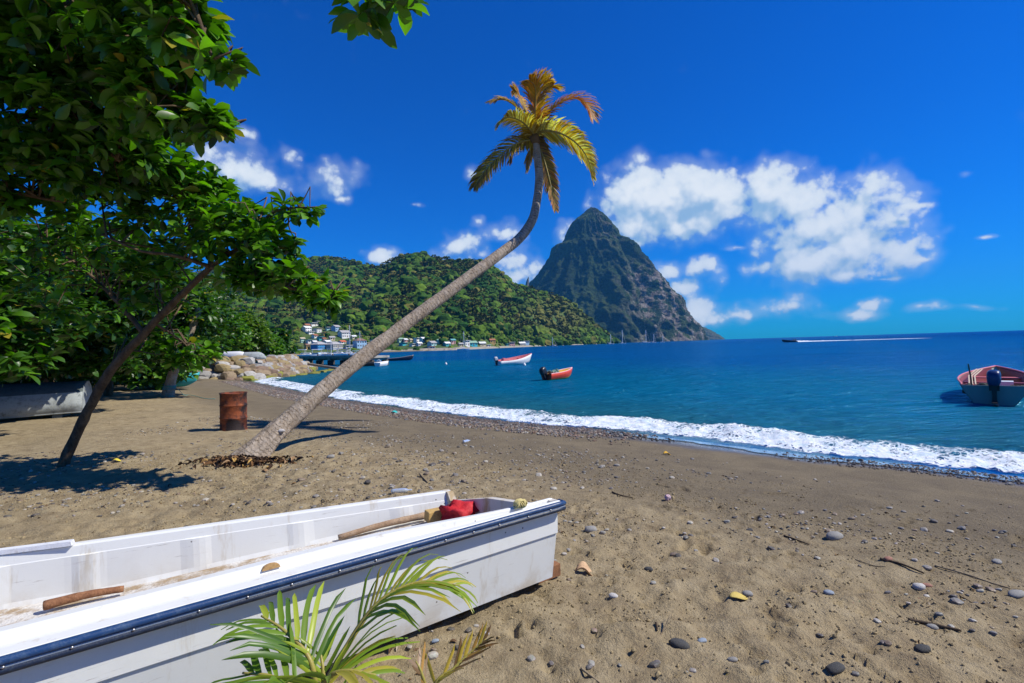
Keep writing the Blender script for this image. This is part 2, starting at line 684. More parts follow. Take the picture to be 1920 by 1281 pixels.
for (ax, ay, bx, by, wd, dp) in [(1440, 1195, 1500, 1240, .022, .03), (1570, 1215, 1700, 1290, .030, .04), (1375, 1190, 1450, 1250, .03, .03),
                                 (1385, 1080, 1420, 1096, .03, .035), (1420, 1160, 1480, 1185, .025, .03), (1660, 1105, 1700, 1116, .04, .03),
                                 (1740, 1118, 1765, 1130, .04, .04), (1815, 1150, 1870, 1168, .05, .04), (1200, 970, 1290, 992, .05, -.02),
                                 (1480, 985, 1530, 1000, .04, -.025), (1390, 1120, 1440, 1150, .02, .02), (1010, 1200, 1040, 1290, .05, .03)]:
    A, B = at_z(ax, ay, 0), at_z(bx, by, 0)                   # longer scrapes and humps in the sand
    L = np.linalg.norm(B - A)
    for k in range(max(2, int(L / 0.05))):
        f = k / max(1, int(L / 0.05) - 1)
        p = A + (B - A) * f
        dent(p[0], p[1], math.atan2(B[1] - A[1], B[0] - A[0]), .05, wd, dp * math.sin(math.pi * (0.1 + .8 * f)) * .8, .35)

mat_sand, n, b, o = material('beach_sand')
co = coord(n)
sh = n.attr('shore')
f1 = n.noise(co, 0.55, 5, 0.6)
f2 = n.noise(co, 5.0, 6, 0.65)
f3 = n.noise(co, 160.0, 3, 0.7)
f4 = n.noise(n.mapping(co, (1, 1, 1), rot=(0, 0, rad(46))), 2.0, 4, 0.6)
dryc = n.mix(n.ramp(f1, 0.3, 0.7), (0.345, 0.270, 0.152), (0.272, 0.216, 0.128))
dryc = n.mix(n.ramp(f2, 0.42, 0.75), dryc, (0.400, 0.326, 0.198))
dryc = n.mix(n.ramp(f2, 0.48, 0.25, 0, .75), dryc, (0.165, 0.120, 0.070))
dryc = n.mix(n.ramp(n.noise(co, 1.6, 5, .65), .50, .70, 0, .5), dryc, (0.185, 0.138, 0.084))
dampc = n.mix(n.ramp(f4, 0.3, 0.7), (0.205, 0.166, 0.104), (0.158, 0.128, 0.084))
shn = n.math('ADD', sh, n.math('MULTIPLY_ADD', f4, 2.6, -1.3))
c = n.mix(n.ramp(shn, 4.6, 7.0), dampc, dryc)
wet = n.ramp(n.math('ADD', sh, n.math('MULTIPLY_ADD', f1, 1.6, -0.8)), 1.55, 0.75)
c = n.mix(wet, c, (0.050, 0.042, 0.036))
c = n.mix(n.math('MULTIPLY', n.ramp(f3, 0.58, 0.74), 0.45), c, (0.47, 0.39, 0.27))
c = n.mix(n.math('MULTIPLY', n.ramp(f3, 0.42, 0.28), 0.55), c, (0.085, 0.062, 0.042))
sp = n.voro(co, 26.0)                                         # small bits of shell, leaf and charcoal lying about
msk = n.math('MULTIPLY', n.ramp(sp, 0.13, 0.09), n.ramp(n.noise(co, 1.3, 3), 0.5, 0.66))
c = n.mix(n.math('MULTIPLY', msk, 0.8), c, n.voro(co, 26.0, out='Color'), 'MULTIPLY')
n.put(b.inputs['Base Color'], c)
n.put(b.inputs['Roughness'], n.math('MULTIPLY_ADD', wet, -0.80, 0.92))
n.put(b.inputs['Specular IOR Level'], n.math('MULTIPLY_ADD', wet, 0.4, 0.15))
hgt = n.math('ADD', n.math('MULTIPLY', f3, 0.35), n.math('ADD', n.noise(co, 38.0, 4, .65), n.math('MULTIPLY', f2, 0.6)))
n.put(b.inputs['Normal'], n.bump(hgt, n.math('MULTIPLY_ADD', wet, -0.85, 0.95), 0.026))
V = np.stack([X.ravel(), Y.ravel(), Z.ravel()], 1)
beach = link('beach', mesh_np('beach', V, grid_faces(len(gy), len(gx)), [mat_sand], True, {'shore': D.ravel()}))
tag(beach, 'brown volcanic sand beach with footprints', 'beach', kind='structure')

_smooth_z = ground_z


def ground_z(x, y, d=None):
    """height of the finished sand surface"""
    x, y = np.asarray(x, float), np.asarray(y, float)
    i = np.clip(np.searchsorted(gx, x) - 1, 0, len(gx) - 2)
    j = np.clip(np.searchsorted(gy, y) - 1, 0, len(gy) - 2)
    u = np.clip((x - gx[i]) / (gx[i + 1] - gx[i]), 0, 1)
    v = np.clip((y - gy[j]) / (gy[j + 1] - gy[j]), 0, 1)
    return (Z[j, i] * (1 - u) + Z[j, i + 1] * u) * (1 - v) + (Z[j + 1, i] * (1 - u) + Z[j + 1, i + 1] * u) * v


# ---- sea
sx = np.concatenate([graded(-6000, 6000, -24, 40, 0.33, 1.09)])
sy = np.concatenate([graded(-3000, 6400, 4, 60, 0.33, 1.09)])
XS, YS = np.meshgrid(sx, sy)
DS = -shore_dist(XS, YS)
amp = np.clip(np.minimum(DS / 4.0, 1), 0, 1)
ZS = SEA + amp * (0.035 * fbm2(XS * 0.45, YS * 0.8, 3, .55) + 0.020 * fbm2(XS * 1.3, YS * 1.8, 2))
far_ = np.hypot(XS, YS)
ZS = np.where(far_ > 140, SEA, ZS)
mat_sea, n, b, o = material('sea_water')
co = coord(n)
off = n.attr('shore')
wob = n.math('MULTIPLY_ADD', n.noise(n.mapping(co, (.03, .07, 1)), 1.0, 4), 26.0, -13.0)
of2 = n.math('ADD', off, n.math('MULTIPLY', wob, n.ramp(off, 3, 18)))
c = n.mix(n.ramp(of2, 0.5, 9.0), (0.014, 0.110, 0.140), (0.001, 0.115, 0.215))
c = n.mix(n.ramp(of2, 10.0, 45.0), c, (0.000, 0.075, 0.235))
c = n.mix(n.ramp(of2, 60.0, 400.0), c, (0.000, 0.026, 0.130))
pat = n.noise(n.mapping(co, (.02, .05, 1)), 1.0, 5, .6)        # darker weed and lighter sand patches of the sea floor
c = n.mix(n.math('MULTIPLY', n.ramp(pat, .5, .7), .55), c, (0.000, 0.030, 0.110))
n.put(b.inputs['Base Color'], c)
b.inputs['Roughness'].default_value = 0.07
b.inputs['IOR'].default_value = 1.33
b.inputs['Specular IOR Level'].default_value = 0.14
b.inputs['Specular Tint'].default_value = (0.30, 0.66, 1.0, 1)
w1 = n.noise(n.mapping(co, (1.1, 2.2, 1), rot=(0, 0, rad(-14))), 1.6, 5, 0.62, .4)
w2 = n.noise(n.mapping(co, (0.22, 0.5, 1), rot=(0, 0, rad(-10))), 1.0, 4, 0.6, .3)
w3 = n.noise(n.mapping(co, (0.03, 0.08, 1)), 1.0, 4, 0.6)
hb = n.math('ADD', n.math('MULTIPLY', w1, 0.32), n.math('ADD', n.math('MULTIPLY', w2, 1.05), n.math('MULTIPLY', w3, 1.6)))
nrm = n.bump(hb, 0.85, 1.0)
df = n.n('ShaderNodeBsdfDiffuse')
n.put(df.inputs['Color'], c)
n.put(df.inputs['Normal'], nrm)
gl = n.n('ShaderNodeBsdfGlossy')
gl.inputs['Color'].default_value = (0.22, 0.66, 1.0, 1)
gl.inputs['Roughness'].default_value = 0.10
n.put(gl.inputs['Normal'], nrm)
fr = n.n('ShaderNodeFresnel')
fr.inputs['IOR'].default_value = 1.33
n.put(fr.inputs['Normal'], nrm)
mxs = n.n('ShaderNodeMixShader')
n.put(mxs.inputs[0], n.math('MULTIPLY', fr.outputs[0], 0.80))
n.put(mxs.inputs[1], df.outputs[0])
n.put(mxs.inputs[2], gl.outputs[0])
n.put(o.inputs[0], mxs.outputs[0])
V = np.stack([XS.ravel(), YS.ravel(), ZS.ravel()], 1)
sea = link('sea', mesh_np('sea', V, grid_faces(len(sy), len(sx)), [mat_sea], True, {'shore': DS.ravel()}))
tag(sea, 'deep blue bay water, turquoise near the shore', 'sea', kind='structure')

# ---- the small breaker along the sand
line = np.vstack([[(34, -17), (21, -4.5), (13.5, 2.7)], W, [(-21.9, 45)]])
seg = np.linalg.norm(np.diff(line, axis=0), axis=1)
arc = np.concatenate([[0], np.cumsum(seg)])
s_ = np.concatenate([np.arange(24, 66, 0.07), np.arange(66, arc[-1], 0.12)])
lx, ly = np.interp(s_, arc, line[:, 0]), np.interp(s_, arc, line[:, 1])
k_ = np.exp(-np.linspace(-2, 2, 61) ** 2); k_ /= k_.sum()
lxs = np.convolve(np.pad(lx, 30, 'edge'), k_, 'valid'); lys = np.convolve(np.pad(ly, 30, 'edge'), k_, 'valid')
tx, ty = np.gradient(lxs), np.gradient(lys)
tn = np.hypot(tx, ty)
nx, ny = ty / tn, -tx / tn                                   # seaward
o_ = np.linspace(-0.75, 3.1, 64)
SS, OO = np.meshgrid(s_, o_, indexing='ij')
lob = 0.30 * fbm2(SS * 0.45, SS * 0, 3) + 0.12 * fbm2(SS * 1.7, SS * 0 + 4, 2)
FX, FY = lx[:, None] + nx[:, None] * OO, ly[:, None] + ny[:, None] * OO
off_ = OO + lob
gzv = ground_z(FX, FY)
ridge = 0.17 * np.exp(-((off_ - 1.25) / 0.55) ** 2) * (0.75 + 0.5 * fbm2(SS * 0.5, OO * .2, 2)) + 0.05 * np.exp(-((off_ - 2.5) / 0.5) ** 2)
lump = fbm2(FX * 5, FY * 5, 4, .6)
FZ = np.maximum(SEA + 0.02, gzv + 0.012) + ridge + 0.035 * np.clip(lump + .2, 0, 2) * sstep(off_, 0.0, 0.5) * (1 - sstep(off_, 2.0, 3.0))
mat_foam, n, b, o = material('surf_foam')
co = coord(n)
of = n.attr('offs')
n.put(b.inputs['Base Color'], n.mix(n.ramp(n.noise(co, 6, 5, .6), .35, .6), (0.58, 0.71, 0.78), (0.84, 0.88, 0.90)))
b.inputs['Roughness'].default_value = 0.75
nb = n.noise(co, 14.0, 6, 0.7)
n.put(b.inputs['Normal'], n.bump(nb, 0.8, 0.05))
ofo = n.math('ADD', of, n.math('MULTIPLY_ADD', n.noise(co, .55, 3), 2.6, -1.3))
inb = n.math('MULTIPLY', n.ramp(of, -0.05, 0.40), n.ramp(ofo, 2.8, 0.75))
warpv = n.vm('ADD', co, n.vm('SCALE', n.noise(co, 2.2, 3, out=1), scale=.5))
cell = n.voro(warpv, 5.2, 'DISTANCE_TO_EDGE')
cell2 = n.voro(warpv, 11.0, 'DISTANCE_TO_EDGE')
lace = n.math('MAXIMUM', n.ramp(cell, 0.20, 0.03), n.math('MULTIPLY', n.ramp(cell2, 0.16, 0.03), .8))
big = n.noise(co, 1.1, 5, .65)
thr = n.math('SUBTRACT', n.math('MULTIPLY_ADD', inb, 1.25, n.math('MULTIPLY_ADD', big, 3.2, -2.1)), n.math('MULTIPLY', n.math('SUBTRACT', 1.0, lace), .55))
al = n.math('MULTIPLY', n.ramp(thr, 0.0, 0.5), n.ramp(inb, 0.0, 0.25))
tr = n.n('ShaderNodeBsdfTransparent')
mx = n.n('ShaderNodeMixShader')
n.put(mx.inputs[0], al)
gf = n.n('ShaderNodeBsdfGlossy')                              # thin sheet of wash running up the sand
gf.inputs['Color'].default_value = (0.55, 0.80, 1.0, 1)
gf.inputs['Roughness'].default_value = 0.08
n.put(gf.inputs['Normal'], n.bump(n.noise(co, 9, 3), .25, .02))
ff_ = n.n('ShaderNodeFresnel')
ff_.inputs['IOR'].default_value = 1.33
film = n.ramp(n.math('ADD', of, n.math('MULTIPLY_ADD', n.noise(co, .8, 3), .8, -.4)), -0.62, -0.50)
film = n.math('MULTIPLY', film, n.ramp(of, 1.0, 0.3))
m0 = n.n('ShaderNodeMixShader')
n.put(m0.inputs[0], n.math('MULTIPLY', film, n.math('MULTIPLY_ADD', ff_.outputs[0], 1.3, .06, clamp=True)))
n.put(m0.inputs[1], tr.outputs[0])
n.put(m0.inputs[2], gf.outputs[0])
n.put(mx.inputs[1], m0.outputs[0])
n.put(mx.inputs[2], b.outputs[0])
n.put(o.inputs[0], mx.outputs[0])
V = np.stack([FX.ravel(), FY.ravel(), FZ.ravel()], 1)
surf = link('surf_foam', mesh_np('surf_foam', V, grid_faces(len(s_), len(o_)), [mat_foam], True, {'offs': off_.ravel()}))
tag(surf, 'white foam of the low wave breaking along the sand', 'foam', kind='stuff')

# ================================================================== HILL, PEAK, HEADLAND
RIDGE = np.array([(230, 535), (330, 517), (420, 503), (500, 494), (570, 488), (618, 483), (663, 490), (700, 501), (712, 498), (732, 489), (750, 481), (789, 478),
                  (812, 482), (857, 489), (892, 489), (922, 501), (949, 523), (965, 536), (995, 541), (1018, 551), (1041, 552), (1068, 567), (1087, 583),
                  (1110, 604), (1132, 622), (1150, 637), (1163, 642)], float)
RDEP = np.array([(230, 1080), (600, 1090), (690, 1050), (770, 940), (860, 930), (1000, 1000), (1163, 1120)], float)
FDEP = np.array([(230, 330), (560, 385), (700, 425), (850, 445), (925, 560), (1000, 735), (1100, 960), (1163, 1110)], float)


def hill_pt(px, t):
    px, t = np.asarray(px, float), np.asarray(t, float)
    ry = np.interp(px, RIDGE[:, 0], RIDGE[:, 1])
    rd, fd = np.interp(px, RDEP[:, 0], RDEP[:, 1]), np.interp(px, FDEP[:, 0], FDEP[:, 1])
    d = _f + ((px - 960) / FPX)[..., None] * _r + ((640.5 - ry) / FPX)[..., None] * _u
    d = d / d[..., 1:2]
    zr = EYE[2] + d[..., 2] * rd - 5.0
    dep = fd + (rd - fd) * t
    x, y = d[..., 0] * dep, dep
    tt = np.clip(t, 0, 1)
    p = 0.25 * tt + 0.75 * tt ** 1.25
    z = SEA - 0.6 + (zr - SEA + 0.6) * p
    win = 4 * tt * (1 - tt)
    k = np.clip(zr / 120, 0, 1)
    gul = fbm2(x / 95, y / 210, 4, .5)
    z = z + win * k * (22 * gul - 9 * np.abs(fbm2(x / 60 + 4, y / 160, 3)))
    z = np.where(t > 1, zr - (t - 1) * 260 * k, z)
    return np.stack([x, y, np.maximum(z, SEA - 1.0 + 0 * z)], -1)


def hill_hit(px, py):
    """hill surface point seen at a photo pixel"""
    ts = np.linspace(0, 1, 400)
    P = hill_pt(np.full(400, float(px)), ts)
    _, yy, _ = project(P)
    i = int(np.argmax(yy <= py))
    return P[i]


cp = np.linspace(232, 1162, 420)
tr_ = np.concatenate([np.linspace(0, 1, 130), np.linspace(1.03, 1.5, 8)])
TT, PP = np.meshgrid(tr_, cp, indexing='ij')
HV = hill_pt(PP, TT).reshape(-1, 3)
mat_hill, n, b, o = material('hill_soil')
co = coord(n)
f = n.noise(co, 0.05, 6, .65)
gp = n.n('ShaderNodeNewGeometry')
c = n.mix(n.ramp(f, .4, .65), (0.045, 0.100, 0.014), (0.110, 0.140, 0.025))
c = n.mix(n.ramp(n.noise(co, 0.4, 5, .7), .55, .75), c, (0.150, 0.120, 0.070))
n.put(b.inputs['Base Color'], c)
b.inputs['Roughness'].default_value = 0.95
n.put(b.inputs['Normal'], n.bump(n.noise(co, 0.7, 5, .7), .9, 1.5))
hill = link('hill', mesh_np('hill', HV, grid_faces(len(tr_), len(cp)), [mat_hill], True))
tag(hill, 'steep green hill behind the bay village', 'hill', kind='structure')

# narrow shore strip at the foot of the hill
fp = np.linspace(700, 1158, 200)
A = hill_pt(fp, np.full(200, 0.0)); Bq = hill_pt(fp, np.full(200, 0.02))
dirn = A[:, :2] / np.linalg.norm(A[:, :2], axis=1)[:, None]
rows = []
for k, (back, zz) in enumerate([(-9, SEA - .5), (-5, SEA + .5), (-1, SEA + 1.5), (8, SEA + 2.2)]):
    q = A.copy(); q[:, :2] += dirn * (back + 3 * fbm2(fp / 9, fp * 0 + k, 2)[:, None]); q[:, 2] = zz
    rows.append(q)
mat_strand = paint('strand_rubble', (0.30, 0.26, 0.20), .9, .6, (.10, .10, .06), .3, .5)
strand = link('strand', mesh_np('strand', np.array(rows).reshape(-1, 3), grid_faces(4, 200), [mat_strand], False))
tag(strand, 'narrow stony shore under the hill', 'shore', kind='structure')

# ---- volcanic peak
PY = 2850.0
LS = [(1108, 390), (1101, 395), (1094, 402), (1084, 410), (1073, 419), (1066, 432), (1060, 447), (1054, 458), (1035, 466), (1030, 486), (1014, 508), (994, 533), (968, 565), (930, 605), (900, 646)]
RS = [(1108, 390), (1116, 391.5), (1128, 401), (1141, 413), (1153, 429), (1164, 446), (1175, 451.5), (1195, 465), (1200, 476), (1220, 501), (1236, 522), (1252, 547), (1270, 562), (1280, 590), (1295, 608), (1311, 634), (1316, 645)]
LP = np.array([at_y(a, b_, PY) for a, b_ in LS]); RP = np.array([at_y(a, b_, PY) for a, b_ in RS])
ztop = LP[0, 2]
nz, nth = 240, 460
zz = -12 + (ztop + 12) * np.linspace(0, 1, nz) ** 0.92
xl = np.interp(zz, LP[::-1, 2], LP[::-1, 0]); xr = np.interp(zz, RP[::-1, 2], RP[::-1, 0])
th = np.linspace(0, 2 * math.pi, nth, endpoint=False)
ZZ, TH = np.meshgrid(zz, th, indexing='ij')
cx = ((xl + xr) / 2)[:, None]; rx = ((xr - xl) / 2 + 2.0)[:, None]
ct, st = np.cos(TH), np.sin(TH)
front = np.clip(-st, 0, 1)
hrel = (ZZ / ztop)
ribs = fbm2(TH * 5.2 + 3 * hrel, ZZ / 330, 4, .55) * 0.10 * (0.25 + .75 * front)
p3 = np.stack([(cx + rx * ct).ravel() / 60, (rx * st).ravel() / 60, ZZ.ravel() / 75], 1)
ribs = ribs + (fbm3(p3, 5, .58).reshape(ZZ.shape)) * np.clip(22 / (rx + 25), 0, .13)
thg = 2 * math.pi - 1.15 + 0.30 * hrel                        # the deep gully right of the middle
ribs = ribs - 0.24 * np.exp(-((TH - thg) / 0.17) ** 2) * sstep(hrel, 0.10, 0.3) * (1 - sstep(hrel, .72, .85))
ribs = ribs + 0.16 * np.exp(-((TH - thg + .42) / 0.2) ** 2) * (1 - sstep(hrel, .5, .8))
PX_ = cx + rx * ct * (1 + ribs * (0.35 + 0.65 * front)); PYY = PY + rx * 0.95 * st * (1 + ribs)
ZD = ZZ + 5 * fbm2(TH * 40, ZZ / 22, 2) * (hrel > 0.02)
V = np.stack([PX_.ravel(), PYY.ravel(), ZD.ravel()], 1)
V = np.vstack([V, [[LP[0, 0], PY, ztop + 2]]])
F4 = grid_faces(nz, nth, True)
top = np.array([[(nz - 1) * nth + k, (nz - 1) * nth + (k + 1) % nth, nz * nth] for k in range(nth)])
rock = sstep(np.sin(TH - 5.55) * 0 + np.cos(TH - 5.65), 0.55, 0.95) * (1 - sstep(hrel, .42, .62)) + 0.5 * sstep(np.cos(TH - 5.0), .8, 1) * sstep(hrel, .55, .8)
mat_peak, n, b, o = material('peak_forest')
co = coord(n)
f = n.noise(co, 0.012, 6, .65)
f2 = n.noise(co, 0.085, 5, .7)
c = n.mix(n.ramp(f2, .32, .68), (0.008, 0.024, 0.012), (0.052, 0.088, 0.022))
c = n.mix(n.ramp(f, .42, .62), c, (0.020, 0.036, 0.016))
c = n.mix(n.ramp(n.noise(co, .0045, 4, .6), .48, .62, 0, .75), c, (0.075, 0.105, 0.026))
rk = n.math('MULTIPLY', n.attr('rock'), n.ramp(n.noise(n.mapping(co, (1, 1, .30)), 0.022, 6, .68), .46, .56))
c = n.mix(rk, c, n.mix(n.ramp(n.noise(n.mapping(co, (1, 1, .2)), .05, 4), .4, .7), (0.19, 0.15, 0.12), (0.40, 0.36, 0.31)))
n.put(b.inputs['Base Color'], c)
b.inputs['Roughness'].default_value = 1.0
b.inputs['Specular IOR Level'].default_value = 0.1
n.put(b.inputs['Normal'], n.bump(n.math('ADD', f2, n.noise(co, .03, 4, .6)), 1.0, 22.0))
peak = link('volcanic_peak', mesh_np('volcanic_peak', V, [F4, top], [mat_peak], True, {'rock': np.append(rock.ravel(), 0)}))
tag(peak, 'tall pointed forested volcanic peak with pale cliffs', 'mountain', kind='structure')

# rock needle left of the peak and the headland right of it
nv = MB()
Q0 = at_y(986, 545, 2300.0)
nv.tube([Q0, Q0 + [6, 0, 22], Q0 + [10, 0, 44], Q0 + [14, 0, 62]], [13, 9, 6, 1.0], 5)
ndl = nv.build('rock_needle', paint('needle_rock', (.13, .11, .09), .9, .6, (.06, .09, .04), .1, .5))
tag(ndl, 'small grey rock needle on the saddle left of the peak', 'rock', kind='structure')
HL = np.array([(1270, 606), (1297, 611), (1320, 613), (1333, 619), (1345, 626), (1353, 632), (1359, 636.5)])
nu, nt = 90, 24
hv = []
for t in np.linspace(0, 1, nt):
    for px in np.linspace(1270, 1359, nu):
        yy = np.interp(px, HL[:, 0], HL[:, 1])
        rp = at_y(px, yy, 4600.0)
        fz = 4200.0 + 400 * t
        q = np.array([rp[0] * fz / 4600.0 + 14 * fbm2(np.array([px / 7.]), np.array([t * 3]), 3)[0], fz, (rp[2] + 4) * t ** .7 - 4 + 7 * fbm2(np.array([px / 3.]), np.array([t * 7]), 3)[0] * math.sin(math.pi * t)])
        hv.append(q)
headland = link('headland', mesh_np('headland', np.array(hv), grid_faces(nt, nu), [mat_peak], True, {'rock': np.full(len(hv), .35)}))
tag(headland, 'low blue headland beyond the peak', 'headland', kind='structure')

# ================================================================== VEGETATION
def foliage_mat(name, rough=0.40, trans=0.32, attr=True, spec=0.5, veins=False):
    m, n, b, o = material(name)
    co = coord(n)
    if attr:
        c = n.attr('tint', 'Color')
    else:
        oi = n.n('ShaderNodeObjectInfo')
        r1 = oi.outputs['Random']
        c = n.mix(n.ramp(r1, 0.0, 0.8, smooth=False), (0.010, 0.044, 0.003), (0.125, 0.310, 0.012))
        c = n.mix(n.ramp(r1, 0.975, 0.99), c, (0.30, 0.26, 0.03))
    if veins:
        c = n.mix(n.ramp(n.noise(co, 26, 4, .6), .5, .8, 0, .4), c, (0.16, 0.22, 0.03))
    n.put(b.inputs['Base Color'], c)
    b.inputs['Roughness'].default_value = rough
    b.inputs['Specular IOR Level'].default_value = spec
    if trans:
        tl = n.n('ShaderNodeBsdfTranslucent')
        n.put(tl.inputs['Color'], n.mix(1.0, c, (1.6, 2.0, 0.35), 'MULTIPLY'))
        mx = n.n('ShaderNodeMixShader')
        mx.inputs[0].default_value = trans
        n.put(mx.inputs[1], b.outputs[0])
        n.put(mx.inputs[2], tl.outputs[0])
        n.put(o.inputs[0], mx.outputs[0])
    return m


mat_leafmass = foliage_mat('almond_foliage')
mat_leaf = foliage_mat('almond_leaf', attr=False, veins=True)
mat_palmleaf = foliage_mat('palm_leaflets', 0.5, 0.35)
mat_forest = foliage_mat('forest_canopy', 0.9, 0.0, spec=0.1)


def bark_mat(name, a, b_, scale=8.0, ring=0.0, bump=0.6):
    m, n, b, o = material(name)
    co = coord(n)
    f = n.noise(n.mapping(co, (1, 1, .45)), scale, 7, .68)
    f2 = n.noise(co, scale * 5, 5, .65)
    c = n.mix(n.ramp(f, .32, .68), a, b_)
    c = n.mix(n.ramp(f2, .52, .75, 0, .7), c, tuple(v * .35 for v in a))
    h = n.math('ADD', f, n.math('MULTIPLY', f2, .5))
    if ring:
        u = n.attr('along')
        rg = n.math('FRACT', n.math('ADD', n.math('MULTIPLY', u, ring), n.math('MULTIPLY', f, 2.6)))
        line = n.math('MULTIPLY', n.ramp(rg, 0.30, 0.02), n.ramp(n.noise(co, 9, 3), .35, .6))
        c = n.mix(n.math('MULTIPLY', line, .70), c, tuple(v * .32 for v in a))
        h = n.math('SUBTRACT', h, n.math('MULTIPLY', line, .9))
    n.put(b.inputs['Base Color'], c)
    b.inputs['Roughness'].default_value = .9
    b.inputs['Specular IOR Level'].default_value = .2
    n.put(b.inputs['Normal'], n.bump(h, bump, .03))
    return m


mat_bark = bark_mat('almond_bark', (0.075, 0.050, 0.030), (0.16, 0.115, 0.07), 9)
mat_palmbark = bark_mat('palm_bark', (0.33, 0.255, 0.18), (0.50, 0.42, 0.33), 9, ring=15.0, bump=1.0)

# ---- forest on the hill: tree crowns and hill palms, one mass
HOUSE_PX = []                                                 # filled by the village list below


def leafy(sub, seed, amp=.33):
    V, F = (ICO2 if sub == 2 else ICO1)
    r = np.random.default_rng(seed)
    V = V * (1 + amp * fbm3(V * 1.6 + seed * 3.1, 2)[:, None] + r.uniform(-.16, .16, (len(V), 1)))
    V = V * [1, 1, .85]
    return V, F


def forest():
    r = np.random.default_rng(21)
    Vs, Fs, Cs, off = [], [], [], 0
    n = 17500
    px = r.uniform(300, 1158, n)
    t = r.uniform(0, 1.02, n) ** 0.95
    keep = np.ones(n, bool)
    P = hill_pt(px, t)
    P[:, :2] += r.normal(0, 1.5, (n, 2))
    # the grassy cliff near the point stays open
    gx_, gy_, _ = project(P)
    hb = np.exp(-(((gx_ - 1040) / 55) ** 2 + ((gy_ - 600) / 26) ** 2))
    keep &= ~((hb > .45) & (r.random(n) < .72))
    for (hx, hy, hw) in HOUSE_PX:
        keep &= ~((np.abs(gx_ - hx) < hw * .62 + 3) & (gy_ > hy - 3) & (gy_ < hy + 11))
    big = fbm2(P[:, 0] / 70, P[:, 1] / 90, 3)
    tone = fbm2(P[:, 0] / 28 + 9, P[:, 1] / 40, 3)
    rad_ = (2.0 + 5.2 * r.random(n) ** 2.6) * (1.15 + .35 * big)
    town = ((gx_ < 700) & (gy_ > 604) & (gx_ > 555)) | ((gy_ > 628) & (gx_ < 1010))
    rad_ = np.where(town, rad_ * .45, rad_)
    palm = (r.random(n) < .30 + .30 * (tone > .15)) & ~town
    for var in range(5):
        sel = keep & ~palm & (np.arange(n) % 5 == var)
        m = int(sel.sum())
        bV, bF = leafy(2, var)
        sc = rad_[sel][:, None] * np.stack([r.uniform(.85, 1.2, m), r.uniform(.85, 1.2, m), r.uniform(.8, 1.25, m)], 1)
        p = P[sel].copy(); p[:, 2] += sc[:, 2] * .55
        V, F = instance_np(p, rots(m, .2, r), sc, bV, bF)
        k = np.clip(.5 + .8 * tone[sel] + r.normal(0, .22, m), 0, 1)[:, None]
        col = (1 - k) * np.array([.016, .060, .008]) + k * np.array([.095, .165, .014])
        yel = (r.random(m) < .10)[:, None] * r.uniform(.3, 1, (m, 1))
        col = col * (1 - yel) + yel * np.array([.16, .14, .03])
        gr = np.clip(hb[sel] * 1.6, 0, 1)[:, None]
        col = col * (1 - gr) + gr * np.array([.13, .135, .03])
        cv = np.repeat(col, len(bV), 0) * r.uniform(.62, 1.35, (m * len(bV), 1))
        Vs.append(V); Fs.append(F + off); Cs.append(cv); off += len(V)
    # hill palms: thin stem and a star of drooping fronds
    fr = []
    ff = []
    for k in range(11):
        a = 2 * math.pi * k / 11 + .2 * (k % 3)
        el = [.75, .25, -.15][k % 3]
        d = np.array([math.cos(a), math.sin(a), 0]); s = np.array([-math.sin(a), math.cos(a), 0])
        i = len(fr)
        fr += [s * .06, d * .55 + [0, 0, .35 * el + .18] + s * .20, d * 1.05 + [0, 0, .25 * el - .35] + s * .03, d * .5 + [0, 0, .35 * el + .10] - s * .20]
        ff += [(i, i + 1, i + 2), (i, i + 2, i + 3)]
    i = len(fr)
    fr += [np.array([.05, 0, 0]), np.array([-.05, .04, 0]), np.array([-.05, -.04, 0]), np.array([.04, 0, -2.2]), np.array([-.04, .04, -2.2]), np.array([-.04, -.04, -2.2])]
    for a, b_ in ((0, 1), (1, 2), (2, 0)):
        ff += [(i + a, i + b_, i + b_ + 3), (i + a, i + b_ + 3, i + a + 3)]
    bV, bF = np.array(fr), np.array(ff)
    sel = keep & palm
    m = int(sel.sum())
    p = P[sel].copy(); hgt = r.uniform(6.0, 9.5, m); p[:, 2] += hgt
    V, F = instance_np(p, rots(m, .12, r), r.uniform(3.0, 4.8, m), bV, bF)
    k = r.random((m, 1))
    col = (1 - k) * np.array([.060, .10, .015]) + k * np.array([.185, .165, .040])
    cv = np.repeat(col, len(bV), 0)
    stem = np.tile(np.arange(len(bV)) >= i, m)
    cv[stem] = (.16, .13, .10)
    Vs.append(V); Fs.append(F + off); Cs.append(cv)
    me = mesh_np('hillside_forest', np.vstack(Vs), np.vstack(Fs), [mat_forest], False, {'tint': np.vstack(Cs)})
    tag(link('hillside_forest', me), 'dense green tropical forest with palms covering the hill', 'forest', kind='stuff')


# ---- sea almond trees
def leaf_base(fold=.12, curl=.10, seg=6):
    """obovate leaf, base at the origin, pointing along +x, upper side +z; length 1"""
    xs = np.linspace(0, 1, seg + 1)
    wd = np.interp(xs, [0, .12, .3, .5, .68, .84, .94, 1], [.02, .07, .145, .21, .235, .195, .115, .02])
    V, F = [], []
    for i, x in enumerate(xs):
        z = -curl * (x - .3) ** 2 * 1.6
        V += [(x, -wd[i], z + fold * wd[i] * 2), (x, 0, z), (x, wd[i], z + fold * wd[i] * 2)]
    for i in range(seg):
        a = i * 3
        F += [(a, a + 3, a + 4, a + 1), (a + 1, a + 4, a + 5, a + 2)]
    return np.array(V, float), np.array(F)


LEAFS = [leaf_base(.16, .12), leaf_base(.30, .30), leaf_base(.05, .5)]


def basis(d, up):
    """rotation matrices with x along d, z near up; arrays (n,3)"""
    d = d / np.linalg.norm(d, axis=1)[:, None]
    y = np.cross(up, d)
    y /= np.linalg.norm(y, axis=1)[:, None] + 1e-9
    z = np.cross(d, y)
    return np.stack([d, y, z], -1)


